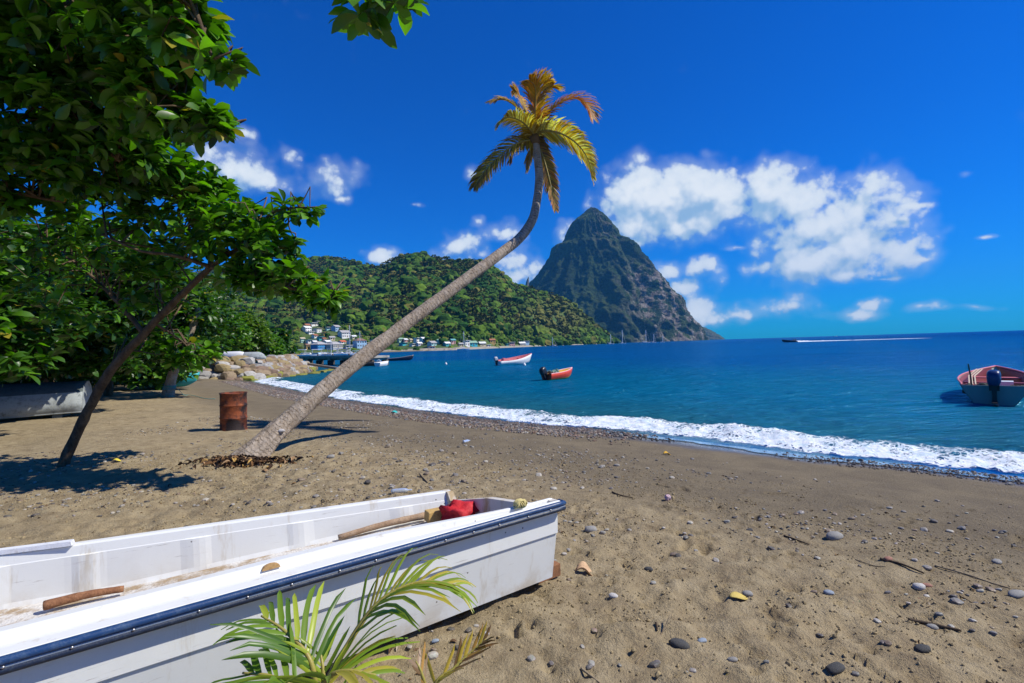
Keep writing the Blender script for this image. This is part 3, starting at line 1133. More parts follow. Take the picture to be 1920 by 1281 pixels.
def almond_tree(name, label, limbs, blobs, seed, size=.24, per=8, n_single=300, tint=None, group=None, minpx=9.0, density=1.0, twigs=True, base=None):
    """limbs: list of (polyline, r0, r1, part name); blobs: list of (centre, radii, rosettes)"""
    r = np.random.default_rng(seed)
    root = thing(name, label, 'tree', base if base is not None else limbs[0][0][0], group=group)
    o3 = np.array(root.location)
    anchors = []
    for (pl, r0, r1, nm) in limbs:
        C = catmull(pl, max(8, len(pl) * 6))
        C = C + .012 * np.stack([fbm2(C[:, 2] * 3 + k * 7, C[:, 0] * 3, 2) for k in range(3)], 1)
        mb = MB()
        mb.tube(C - o3, np.linspace(r0, r1, len(C)) * (1 + .10 * fbm2(np.arange(len(C)) * .7, np.zeros(len(C)) + seed, 2)), 10)
        mb.build(nm, mat_bark, root, True)
        anchors.append(C)
    anchors = np.vstack(anchors)
    pos, outw = [], []
    for (c, rd, k) in blobs:
        k = int(k * density)
        v = r.normal(size=(k, 3)); v /= np.linalg.norm(v, axis=1)[:, None]
        q = r.uniform(.25, 1.0, k) ** .5
        p = np.asarray(c) + v * np.asarray(rd) * q[:, None]
        pos.append(p); outw.append(v)
    pos, outw = np.vstack(pos), np.vstack(outw)
    if twigs:
        mb = MB()
        for i in range(0, len(pos), 3):
            a = anchors[np.argmin(np.sum((anchors - pos[i]) ** 2, 1) + r.uniform(0, .3, len(anchors)))]
            if np.linalg.norm(a - pos[i]) > 0.9:
                continue
            mid = (a + pos[i]) / 2 + r.normal(0, .10, 3) + [0, 0, .12]
            mb.tube(np.array([a, mid, pos[i]]) - o3, [.016, .011, .006], 5, caps=False)
        mb.build('twigs', mat_bark, root, True)['kind'] = 'stuff'
    n = len(pos) * per
    P = np.repeat(pos, per, 0)
    O = np.repeat(outw, per, 0)
    az = np.tile(np.arange(per) / per * 2 * math.pi, len(pos)) + np.repeat(r.uniform(0, 6.28, len(pos)), per) + r.normal(0, .25, n)
    el = r.normal(.18, .42, n)
    d = np.stack([np.cos(az) * np.cos(el), np.sin(az) * np.cos(el), np.sin(el)], 1) + .35 * O
    up = np.tile(np.array([0, 0, 1.0]), (n, 1)) + r.normal(0, .38, (n, 3)) + .15 * O
    R = basis(d, up)
    sc = size * r.uniform(.62, 1.18, n)
    k = np.clip(r.normal(.52, .30, n), 0, 1)[:, None]
    ca, cb = tint if tint is not None else ((.010, .046, .003), (.130, .310, .013))
    col = (1 - k) * np.array(ca) + k * np.array(cb)
    yel = (r.random(n) < .015)[:, None]
    col = np.where(yel, np.array([.32, .27, .03]), col)
    # the leaves that show largest become leaves of their own
    single = np.zeros(n, bool)
    if n_single:
        cpt = P + R[:, :, 0] * sc[:, None] * .5
        qx, qy, qz = project(cpt)
        spx = sc * FPX / np.maximum(qz, .3)
        ok = (qz > .5) & (qx > -10) & (qx < 1930) & (qy > -10) & (qy < 1290) & (spx > minpx)
        vis = spx * np.where(ok, 1, 0)
        # nearer, outer leaves first
        order = np.argsort(-vis * (1 + .0 * qx))
        single[order[:n_single]] = True
        single &= ok
    Vs, Fs, Cs, off = [], [], [], 0
    var = r.integers(0, 3, n)
    for v in range(3):
        s = (var == v) & ~single
        bV, bF = LEAFS[v]
        V, F = instance_np(P[s] - o3, R[s], sc[s], bV, bF)
        Vs.append(V); Fs.append(F + off); off += len(V)
        Cs.append(np.repeat(col[s], len(bV), 0))
    fo = link('foliage', mesh_np('foliage', np.vstack(Vs), np.vstack(Fs), [mat_leafmass], True, {'tint': np.vstack(Cs)}), root)
    fo['kind'] = 'stuff'
    for i in np.where(single)[0]:
        lo = link('leaf', LEAF_ME[var[i]], root)
        Mx = np.eye(4); Mx[:3, :3] = R[i] * sc[i]; Mx[:3, 3] = P[i] - o3
        lo.matrix_local = Matrix(Mx.tolist())
    return root


LEAF_ME = [mesh_np('leaf', v, f, [mat_leaf], True) for v, f in LEAFS]


def L3(*pts):
    """limb from (px, py, depth) triples"""
    return [tuple(at_y(a, b, c)) for a, b, c in pts]


def blob(px, py, y, rpx, rpy, ry, k):
    return (at_y(px, py, y), (rpx * y / FPX, ry, rpy * y / FPX), k)


def trees():
    # leaning tree beside the grey boat
    g0 = on_ground(112, 873)
    g0[2] -= .12
    tr = [tuple(g0), tuple(at_y(150, 800, 8.35)), tuple(at_y(205, 700, 8.1)), tuple(at_y(270, 625, 7.9)), tuple(at_y(335, 558, 7.7)), tuple(at_y(395, 500, 7.5))]
    limbs = [(tr, .085, .040, 'trunk'),
             (L3((395, 500, 7.5), (450, 515, 7.3), (540, 540, 7.1), (640, 552, 6.9)), .036, .010, 'branch'),
             (L3((395, 500, 7.5), (440, 470, 7.4), (480, 430, 7.3), (520, 395, 7.2), (595, 388, 7.1)), .038, .010, 'branch'),
             (L3((395, 500, 7.5), (385, 440, 7.6), (360, 380, 7.7), (345, 320, 7.8)), .034, .010, 'branch'),
             (L3((270, 625, 7.9), (215, 560, 8.1), (150, 500, 8.3), (80, 460, 8.5)), .040, .012, 'branch'),
             (L3((290, 605, 7.85), (320, 625, 8.2), (355, 650, 8.7)), .024, .008, 'branch'),
             (L3((205, 700, 8.1), (235, 660, 8.0), (300, 665, 8.1)), .018, .006, 'branch'),
             (L3((395, 500, 7.5), (330, 480, 7.2), (260, 470, 7.0), (190, 440, 6.9)), .032, .010, 'branch')]
    bl = [blob(430, 440, 7.4, 62, 60, .8, 75), blob(390, 380, 7.6, 48, 55, .7, 60), blob(500, 470, 7.2, 55, 45, .6, 55), blob(470, 410, 7.3, 45, 26, .5, 30),
          blob(560, 395, 7.1, 36, 16, .3, 14), blob(550, 530, 7.1, 58, 26, .5, 42), blob(615, 555, 6.9, 34, 24, .35, 20), blob(470, 528, 7.3, 60, 18, .5, 30),
          blob(320, 410, 7.8, 70, 85, .9, 90), blob(300, 312, 7.2, 60, 40, .6, 46), blob(372, 345, 7.4, 34, 28, .4, 22), blob(230, 430, 8.0, 90, 90, 1.0, 75), blob(120, 450, 8.3, 90, 80, 1.1, 70), blob(40, 480, 8.6, 70, 70, 1.0, 45),
          blob(290, 540, 8.0, 60, 45, .7, 42), blob(150, 560, 8.5, 100, 50, .9, 45), blob(352, 664, 8.8, 44, 22, .5, 36), blob(280, 640, 8.6, 40, 34, .5, 34), blob(350, 672, 9.0, 30, 16, .3, 10)]
    almond_tree('almond_tree', 'slender sea almond tree leaning right over the sand beside the upturned grey boat', limbs, bl, 31, .205, density=.8)
    # big tree overhead at the left edge
    b0 = (-11.5, 5.6, -.05)
    limbs = [([b0, (-11.2, 5.6, 1.6), (-10.6, 5.6, 3.2), (-10.0, 5.6, 4.4)], .24, .15, 'trunk'),
             ([(-10.0, 5.6, 4.4), tuple(at_y(-90, 60, 6.1)), tuple(at_y(60, 170, 6.2)), tuple(at_y(140, 235, 6.3)), tuple(at_y(235, 310, 6.4))], .10, .022, 'branch'),
             ([(-10.0, 5.6, 4.4), tuple(at_y(-60, -60, 5.8)), tuple(at_y(130, 10, 5.5)), tuple(at_y(250, 80, 5.4)), tuple(at_y(330, 180, 5.5)), tuple(at_y(425, 255, 5.6))], .09, .014, 'branch'),
             ([(-10.0, 5.6, 4.4), tuple(at_y(0, -180, 5.0)), tuple(at_y(220, -90, 4.6)), tuple(at_y(350, 0, 4.4)), tuple(at_y(400, 110, 4.4))], .08, .010, 'branch'),
             ([tuple(at_y(220, -90, 4.6)), tuple(at_y(430, -150, 4.2)), tuple(at_y(620, -90, 3.8)), tuple(at_y(700, -8, 3.6))], .045, .010, 'branch'),
             ([(-10.6, 5.6, 3.2), tuple(at_y(-150, 330, 6.6)), tuple(at_y(20, 360, 6.8)), tuple(at_y(120, 380, 7.0))], .06, .014, 'branch')]
    bl = [blob(345, 40, 4.5, 55, 62, .45, 38), blob(405, 118, 4.4, 24, 32, .25, 7), blob(280, 60, 5.2, 80, 80, .7, 90), blob(150, 60, 5.6, 120, 100, .9, 150),
          blob(20, 60, 5.9, 120, 110, 1.0, 150), blob(300, 180, 5.5, 60, 55, .6, 55), blob(385, 235, 5.6, 44, 26, .35, 22), blob(200, 200, 6.0, 90, 80, .8, 100),
          blob(60, 210, 6.4, 110, 90, 1.0, 140), blob(150, 310, 6.6, 110, 60, .8, 100), blob(250, 290, 6.5, 62, 40, .5, 40), blob(20, 330, 6.9, 90, 70, .9, 100),
          blob(668, 12, 3.55, 30, 26, .2, 4), blob(738, 6, 3.6, 26, 16, .15, 2), blob(700, -14, 3.6, 50, 16, .25, 5)]
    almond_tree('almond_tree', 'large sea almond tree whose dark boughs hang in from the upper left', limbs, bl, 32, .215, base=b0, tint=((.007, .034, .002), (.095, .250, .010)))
    # the dense trees closing off the left side
    for sd, (bx, by_, h, rr, k, lab) in enumerate([
            (-13.5, 11.5, 5.2, 3.4, 420, 'dense dark almond tree behind the grey boat at the left edge'),
            (-14.6, 17.5, 5.4, 2.7, 360, 'broad almond tree between the grey boat and the rope-tied palm stump'),
            (-18.5, 16.5, 6.4, 4.2, 430, 'dark almond tree at the far left behind the blue tarpaulin'),
            (-17.0, 23.5, 6.0, 4.0, 400, 'dark almond tree deep in the grove before the turquoise boats')]):
        z0 = gz(bx, by_) - .1
        tx_ = bx - (1.6 if sd else 0)
        limbs = [([(tx_, by_, z0), (tx_ + .2, by_, 1.2), (bx - .4, by_ + .2, 2.4), (bx + .2, by_, h * .75)], .20, .08, 'trunk'),
                 ([(bx - .4, by_ + .2, 2.4), (bx + 1.2, by_ - .4, 3.4), (bx + 2.6, by_ - .8, 4.0)], .08, .02, 'branch'),
                 ([(bx - .4, by_ + .2, 2.4), (bx - 1.0, by_ - .8, 3.2), (bx - 2.2, by_ - 1.2, 4.0)], .08, .02, 'branch')]
        bl = [((bx, by_, h * .72), (rr, rr * .8, h * .36), k), ((bx + rr * (.1 if sd == 1 else .55), by_ - .5, h * .50), (rr * .6, rr * .6, h * .26), int(k * .35)),
              ((bx - rr * .5, by_ - .5, h * .46), (rr * .7, rr * .6, h * .26), int(k * .35)), ((bx, by_, h * .98), (rr * .6, rr * .6, h * .22), int(k * .3)),
              ((bx + rr * .3, by_ - .9, h * .33), (rr * .8, rr * .4, h * .14), int(k * .22))]
        if sd == 1:  # extra leaf clumps added to cast shade on the upturned grey boat
            bl += [((-14.6, 15.9, 3.4), (2.4, 1.6, .9), 220), ((-12.2, 16.2, 4.4), (1.9, 1.6, 1.0), 180), ((-13.2, 15.2, 3.0), (1.6, 1.4, .8), 180)]
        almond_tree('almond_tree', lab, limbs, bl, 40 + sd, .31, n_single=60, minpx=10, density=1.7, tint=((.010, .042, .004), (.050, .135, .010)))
    # trees behind the stone bank and along the path to the pier
    spec = [(296, 640, 29, 2.3, 4.4, 'low leafy almond tree left behind the palm stump', 0), (398, 640, 57, 4.0, 5.4, 'bright green bushy tree above the upturned white boat', 0),
            (450, 630, 62, 3.4, 5.4, 'rounded green tree above the pale upturned boats', 1), (488, 636, 68, 2.8, 5.2, 'leafy tree left of the dark layered tree', 0),
            (520, 632, 82, 2.7, 7.2, 'dark layered tree standing at the pier head', 2), (360, 600, 62, 7.0, 9.5, 'tall green tree behind the headless palm', 1),
            (250, 600, 40, 6.0, 7.5, 'dark green tree in the shade behind the turquoise boats', 2), (120, 600, 30, 6.0, 7.5, 'deep shaded tree at the back of the left grove', 2),
            (60, 655, 27, 4.2, 3.4, 'low shaded bush at the back of the left grove', 2), (185, 655, 34, 4.0, 3.4, 'low dark bush left of the turquoise boats', 2),
            (300, 560, 75, 9.0, 13.0, 'tallest tree of the grove, seen through the leaning tree', 2), (440, 600, 90, 5.5, 9.0, 'pale green tree rising behind the stone bank', 1)]
    tn = [((.035, .115, .008), (.115, .235, .020)), ((.045, .110, .010), (.120, .190, .025)), ((.012, .050, .006), (.045, .120, .012))]
    for i, (px, py, dep, rr, h, lab, ti) in enumerate(spec):
        p = at_y(px, py, dep)
        bx, by_ = p[0], p[1]
        z0 = gz(bx, by_) - .1
        limbs = [([(bx, by_, z0), (bx + .1, by_, z0 + h * .3), (bx - .1, by_, z0 + h * .7)], .16, .07, 'trunk')]
        bl = [((bx, by_, z0 + h * .60), (rr, rr * .8, h * .40), int(230)), ((bx - rr * .6, by_ - .6, z0 + h * .40), (rr * .6, rr * .5, h * .28), 90),
              ((bx + rr * .6, by_ - .6, z0 + h * .40), (rr * .6, rr * .5, h * .28), 90), ((bx, by_ - rr * .5, z0 + h * .25), (rr * .9, rr * .4, h * .18), 90)]
        if i == 4:
            bl = [((bx + random.uniform(-.8, .8), by_, z0 + h * f), (rr * (1.05 - .55 * f), rr * .6, h * .055), 70) for f in (.22, .36, .50, .64, .78, .90)]
        almond_tree('shore_tree', lab, limbs, bl, 60 + i, .30 + .006 * dep, per=7, n_single=0, tint=tn[ti], twigs=False)


# ---- coconut palms
def frond(C, width, lf_len, n_leaf, droop, cols, r, thick=.02, seg=3, wleaf=.03, gap=.06, twist=0.0, vee=.5, wind=(0, 0, 0)):
    """arrays of one feather frond along the curve C; leaflets hang on both sides"""
    C = np.asarray(C, float)
    m = len(C)
    T = np.gradient(C, axis=0)
    leaf = []
    for side in (-1, 1):
        for k in range(n_leaf):
            f = gap + (1 - gap) * (k + r.uniform(-.25, .25)) / n_leaf
            f = min(max(f, .02), .995)
            u = f * (m - 1)
            i = min(int(u), m - 2)
            p = C[i] + (C[i + 1] - C[i]) * (u - i)
            d = norm(T[i])
            s, up = frame(d)
            if twist:
                s, up = s * math.cos(twist) + up * math.sin(twist), up * math.cos(twist) - s * math.sin(twist)
            ln = lf_len * (math.sin(math.pi * (0.14 + .80 * f)) ** .7) * r.uniform(.8, 1.1)
            out = norm(s * side * 1.0 + d * (.55 + .9 * f) + up * vee * r.uniform(.5, 1.2))
            pts = [p]
            q, dd = p.copy(), out.copy()
            for g_ in range(seg):
                q = q + dd * ln / seg
                dd = norm(dd + np.array([0, 0, -droop]) * (g_ + 1) / seg + np.array(wind) * .3 + r.normal(0, .06, 3))
                pts.append(q.copy())
            leaf.append((np.array(pts), norm(np.cross(out, d)), f))
    return leaf


def leaf_strip(pts, wn, wl):
    """narrow folded strip along pts"""
    V, Q = [], []
    m = len(pts)
    for i, p in enumerate(pts):
        t = norm(pts[min(i + 1, m - 1)] - pts[max(i - 1, 0)])
        wv = norm(np.cross(t, wn)) * wl * (.55 if i == 0 else (1.0 if i < m - 1 else .06)) * (1 - .35 * max(0, i - 1) / m)
        hh = wn * wl * .35
        V += [p - wv + hh, p - wn * 0, p + wv + hh]
    for i in range(m - 1):
        a = i * 3
        Q += [(a, a + 1, a + 4, a + 3), (a + 1, a + 2, a + 5, a + 4)]
    return V, Q


def leaning_palm():
    r = np.random.default_rng(77)
    g0 = on_ground(468, 856)
    CTR = at_y(1003, 262, 12.7)
    pts = [g0 - [0.10, .06, .18], at_y(506, 822, 9.0), at_y(545, 785, 9.25), at_y(640, 702, 9.8), at_y(745, 620, 10.4), at_y(850, 541, 11.0), at_y(935, 478, 11.55), at_y(975, 446, 11.85),
           at_y(998, 412, 12.05), at_y(1007, 375, 12.2), at_y(1011, 335, 12.35), at_y(1008, 298, 12.5), tuple(CTR)]
    root = thing('coconut_palm', 'coconut palm leaning far out to the right with yellowing wind-blown fronds', 'palm tree', g0)
    C = catmull(pts, 260)
    seg = np.concatenate([[0], np.cumsum(np.linalg.norm(np.diff(C, axis=0), axis=1))])
    tot = seg[-1]
    f = seg / tot
    R0 = np.interp(f, [0, .04, .10, .2, .4, .6, .75, .82, 1.0], [.27, .205, .165, .148, .130, .118, .106, .100, .092])
    nn = 40
    T = np.gradient(C, axis=0)
    V, al = [], []
    side, _u1 = frame(T[0])
    for i in range(len(C)):
        d = norm(T[i]); side = norm(side - d * (side @ d)); up = np.cross(side, d)
        ang = np.arange(nn) / nn * 2 * math.pi
        lump = fbm3(np.stack([np.cos(ang) * 1.6, np.sin(ang) * 1.6, np.full(nn, seg[i] * 2.1)], 1), 3)
        step = .5 * (1 - ((seg[i] * 15.0) % 1.0))
        rr = R0[i] * (1 + .10 * lump * (1.3 - f[i]) + .035 * step * (f[i] > .12)) + .03 * (1 - sstep(f[i], 0, .12)) * np.sin(ang * 7)
        V.append(C[i] + rr[:, None] * (np.cos(ang)[:, None] * side + np.sin(ang)[:, None] * up))
        al.append(np.full(nn, seg[i]))
    V = np.vstack(V) - g0
    tk = link('trunk', mesh_np('trunk', V, grid_faces(len(C), nn, True), [mat_palmbark], True, {'along': np.concatenate(al)}), root)
    # pale scar with a knot low on the trunk
    kc = at_y(524, 808, 8.97)
    sV, sF = ICO2
    kn = sV * [.10, .05, .042] * (1 + .25 * fbm3(sV * 2.5, 3)[:, None]) + kc - g0
    link('bark_scar', mesh_np('bark_scar', kn, sF, [paint('scar_white', (.46, .44, .42), .8, 1.0, (.12, .09, .07), 30, .8)], True), tk)['label'] = 'pale white scar on the bark'
    # crown
    hb = MB()
    hb.tube(np.array([CTR - (CTR - C[-12]) * .6, CTR, CTR + [0, 0, .16]]) - g0, [.12, .15, .07], 10)
    hb.build('crown_shaft', paint('crown_fibre', (.16, .10, .05), .95, .6, (.05, .03, .02), 9, .8), root, True)
    GOLD, RUST, GREEN, STRAW, BROWN = (.60, .35, .03), (.56, .20, .02), (.36, .22, .02), (.66, .56, .24), (.20, .11, .04)
    FR = [  # control points px, py, depth offset; leaflet length; colours
        ([(1003, 230, 0), (1004, 190, -.10), (1003, 163, -.35), (992, 150, -.6)], .55, (GOLD, RUST, GOLD)),
        ([(1006, 228, .1), (1015, 188, .3), (1024, 166, .3), (1038, 160, .1)], .52, (GOLD, GOLD, GREEN)),
        ([(1012, 235, 0), (1040, 200, -.1), (1072, 184, -.2), (1100, 196, -.35), (1112, 222, -.4)], .50, (RUST, RUST, GOLD)),
        ([(1012, 248, -.1), (1045, 248, -.5), (1080, 268, -.8), (1102, 298, -1.0), (1112, 335, -1.1)], .50, (STRAW, GOLD, GREEN)),
        ([(1013, 245, .2), (1045, 232, .6), (1075, 240, .9), (1092, 258, 1.0)], .40, (GREEN, RUST, BROWN)),
        ([(1014, 250, .3), (1055, 250, .9), (1090, 275, 1.2), (1112, 305, 1.3)], .42, (GREEN, BROWN, GOLD)),
        ([(1008, 270, -.05), (1020, 300, -.1), (1032, 345, -.15), (1042, 395, -.2)], .36, (GREEN, BROWN, RUST)),
        ([(1000, 262, 0), (968, 270, -.2), (928, 300, -.3), (902, 330, -.4), (888, 352, -.4)], .44, (GREEN, BROWN, GOLD)),
        ([(998, 245, 0), (975, 208, -.1), (948, 188, -.2), (920, 190, -.3)], .42, (GREEN, GOLD, BROWN)),
        ([(1000, 250, -.1), (978, 228, -.5), (952, 220, -.8), (934, 234, -1.0)], .40, (STRAW, GREEN, GOLD)),
        ([(1002, 268, .1), (994, 290, .2), (988, 318, .3)], .34, (GOLD, GREEN, BROWN)),
        ([(1000, 258, .3), (982, 262, .7), (966, 280, 1.0), (955, 305, 1.1)], .36, (RUST, BROWN, BROWN)),
        ([(1006, 266, .2), (1016, 285, .5), (1022, 310, .7)], .32, (BROWN, GREEN, RUST)),
        ([(1001, 240, .2), (985, 205, .6), (975, 180, .8), (962, 170, .9)], .40, (GREEN, GOLD, RUST))]
    mat_rach = paint('palm_rachis', (.30, .24, .06), .6, .5, (.12, .08, .03), 12)
    for (cp_, ll, cl) in FR:
        Cc = catmull([at_y(a, b, 12.7 + dz) for a, b, dz in [(1004, 258, 0)] + cp_], 26)
        lf = frond(Cc, 0, ll * 1.18, 96, .55, cl, r, wind=(.35, 0, -.1), vee=.15, twist=r.choice([-1, 1]) * (r.uniform(.35, .8) if cp_[-1][1] < 262 else r.uniform(.8, 1.2)))
        mb = MB()
        mb.tube(Cc - g0, np.linspace(.034, .007, 26), 6)
        fo = mb.build('frond', mat_rach, root, True)
        ms = MB()
        for (pts_, wn, ff) in lf:
            k = r.random()
            c = np.array(cl[0]) if k < .45 else (np.array(cl[1]) if k < .8 else np.array(cl[2]))
            v, q = leaf_strip(pts_ - g0, wn, .0155)
            ms.add(v, q, col=c * r.uniform(.6, 1.15))
        ms.build('leaflets', mat_palmleaf, fo, True, col=True)['kind'] = 'stuff'


def palm_stump():
    """headless palm trunk with a turquoise line tied round it"""
    g0 = on_ground(313, 744)
    dpt = g0[1]
    root = thing('palm_stump', 'headless grey palm trunk with a turquoise line tied round its foot', 'palm tree', g0)
    C = catmull([g0 - [0, 0, .15], at_y(318, 726, dpt + .02), at_y(326, 695, dpt + .05), at_y(345, 648, dpt + .1), at_y(362, 610, dpt + .15), at_y(374, 577, dpt + .2)], 90)
    seg = np.concatenate([[0], np.cumsum(np.linalg.norm(np.diff(C, axis=0), axis=1))])
    R0 = np.interp(seg / seg[-1], [0, .08, .2, 1], [.30, .25, .20, .135])
    mb = MB()
    mb.tube(C - g0, R0 * (1 + .035 * ((seg * 9) % 1)), 18)
    tk = mb.build('trunk', mat_palmbark, root, True)
    at = tk.data.attributes.new('along', 'FLOAT', 'POINT')
    al = np.concatenate([np.repeat(seg, 18), [0, seg[-1]]]).astype(np.float32)
    at.data.foreach_set('value', al)
    mat_line = paint('turquoise_line', (.05, .36, .36), .7, .3, (.02, .12, .12), 30)
    rp = MB()
    for k in range(4):
        c = C[16 + k] - g0
        a = np.linspace(0, 2 * math.pi, 25)
        ring = np.stack([c[0] + (R0[16] + .02) * np.cos(a), c[1] + (R0[16] + .02) * np.sin(a), c[2] + .02 * np.sin(a + k)], 1)
        rp.tube(ring, .014, 6, caps=False)
    e1, e2 = on_ground(345, 742) - g0, on_ground(385, 748) - g0
    s0 = C[17] - g0 + [R0[16], 0, 0]
    rp.tube(catmull([s0, s0 + [.25, -.1, -.1], e1 + [0, 0, .03], e1 + [.25, .1, .015], e2 + [0, 0, .015], e2 + [.6, -.3, .012]], 40), .011, 6)
    ro = rp.build('mooring_line', mat_line, None, True)
    ro.location = tuple(g0)
    tag(ro, 'turquoise line knotted round the headless palm trunk and trailing on the sand', 'rope')


def seedling():
    """young coconut plant in front of the white boat: every leaflet is a piece of its own"""
    r = np.random.default_rng(5)
    b0 = np.array([-.80, 1.98, gz(-.8, 1.98)])
    root = thing('palm_seedling', 'young green coconut palm in front of the white boat', 'plant', b0 - [0, 0, .05])
    o3 = np.array(root.location)
    m1 = foliage_mat('seedling_leaf', .38, .30)
    mat_st = paint('seedling_stalk', (.30, .26, .05), .5, .5, (.22, .12, .05), 18)
    DRY, LIME, MID, DEEP = (.40, .22, .06), (.30, .36, .03), (.16, .26, .02), (.05, .12, .012)
    G = tuple(b0)

    def fr(ctrl, n_leaf, ll, wl, cols, droop, vee, gap, rach=(.016, .004), sides=(-1, 1)):
        Cc = catmull([G] + [tuple(at_y(a, b, c)) for a, b, c in ctrl], 40)
        mb = MB(); mb.tube(Cc - o3, np.linspace(rach[0], rach[1], 40), 8)
        fo = mb.build('frond', mat_st, root, True)
        for (pts_, wn, ff) in frond(Cc, 0, ll, n_leaf, droop, cols, r, seg=5, gap=gap, vee=vee):
            k = r.random()
            c = np.array(cols[0]) * (1 - k) + np.array(cols[1]) * k
            if r.random() < .18:
                c = np.array(cols[2])
            v, q = leaf_strip(pts_ - o3, wn, wl * r.uniform(.8, 1.15))
            s = MB(); s.add(v, q, col=c * r.uniform(.8, 1.15))
            s.build('leaflet', m1, fo, True, col=True)
    # long frond arching right along the hull
    fr([(610, 1300, 2.05), (655, 1205, 2.15), (700, 1140, 2.2), (745, 1106, 2.24), (800, 1090, 2.28), (862, 1098, 2.30)], 17, .40, .0095, (LIME, MID, (.40, .34, .04)), .42, .15, .38)
    # frond to the left
    fr([(590, 1310, 2.0), (588, 1262, 2.0), (572, 1222, 2.02), (530, 1180, 2.06), (490, 1155, 2.1)], 9, .36, .0115, (MID, DEEP, LIME), .34, .15, .45)
    # low frond across the bottom
    fr([(600, 1330, 1.9), (612, 1275, 1.86), (650, 1258, 1.84), (705, 1266, 1.84)], 9, .34, .0115, (LIME, MID, (.42, .36, .05)), .32, .25, .35)
    fr([(570, 1340, 1.9), (550, 1290, 1.88), (505, 1268, 1.9), (455, 1262, 1.92)], 7, .34, .0115, (MID, DEEP, LIME), .30, .2, .4)
    fr([(605, 1320, 2.0), (606, 1262, 2.02), (600, 1218, 2.06)], 6, .26, .008, (MID, LIME, DEEP), .12, .5, .3)
    # dry brown frond
    c0 = np.array([-.36, 2.02, gz(-.36, 2.02)])
    dry = thing('dry_palm_frond', 'dry brown and yellow coconut frond sticking up from the sand', 'plant', c0 - [0, 0, .04])
    o4 = np.array(dry.location)
    for (ctrl, n_l, ll, cols) in [([(812, 1300, 2.1), (850, 1255, 2.14), (885, 1222, 2.18), (912, 1198, 2.2)], 8, .16, (DRY, (.42, .30, .05), (.22, .12, .06))),
                                  ([(800, 1310, 2.05), (790, 1262, 2.05), (780, 1240, 2.06)], 4, .12, ((.36, .24, .16), DRY, (.2, .12, .07)))]:
        Cc = catmull([tuple(c0)] + [tuple(at_y(a, b, c)) for a, b, c in ctrl], 30)
        mb = MB(); mb.tube(Cc - o4, np.linspace(.012, .003, 30), 7)
        fo = mb.build('frond', mat_st, dry, True)
        for (pts_, wn, ff) in frond(Cc, 0, ll, n_l, .05, cols, r, seg=4, gap=.3, vee=.2):
            c = np.array(cols[r.integers(0, 3)])
            v, q = leaf_strip(pts_ - o4, wn, .009)
            s = MB(); s.add(v, q, col=c * r.uniform(.75, 1.15))
            s.build('leaflet', m1, fo, True, col=True)


trees()
leaning_palm()
palm_stump()
seedling()

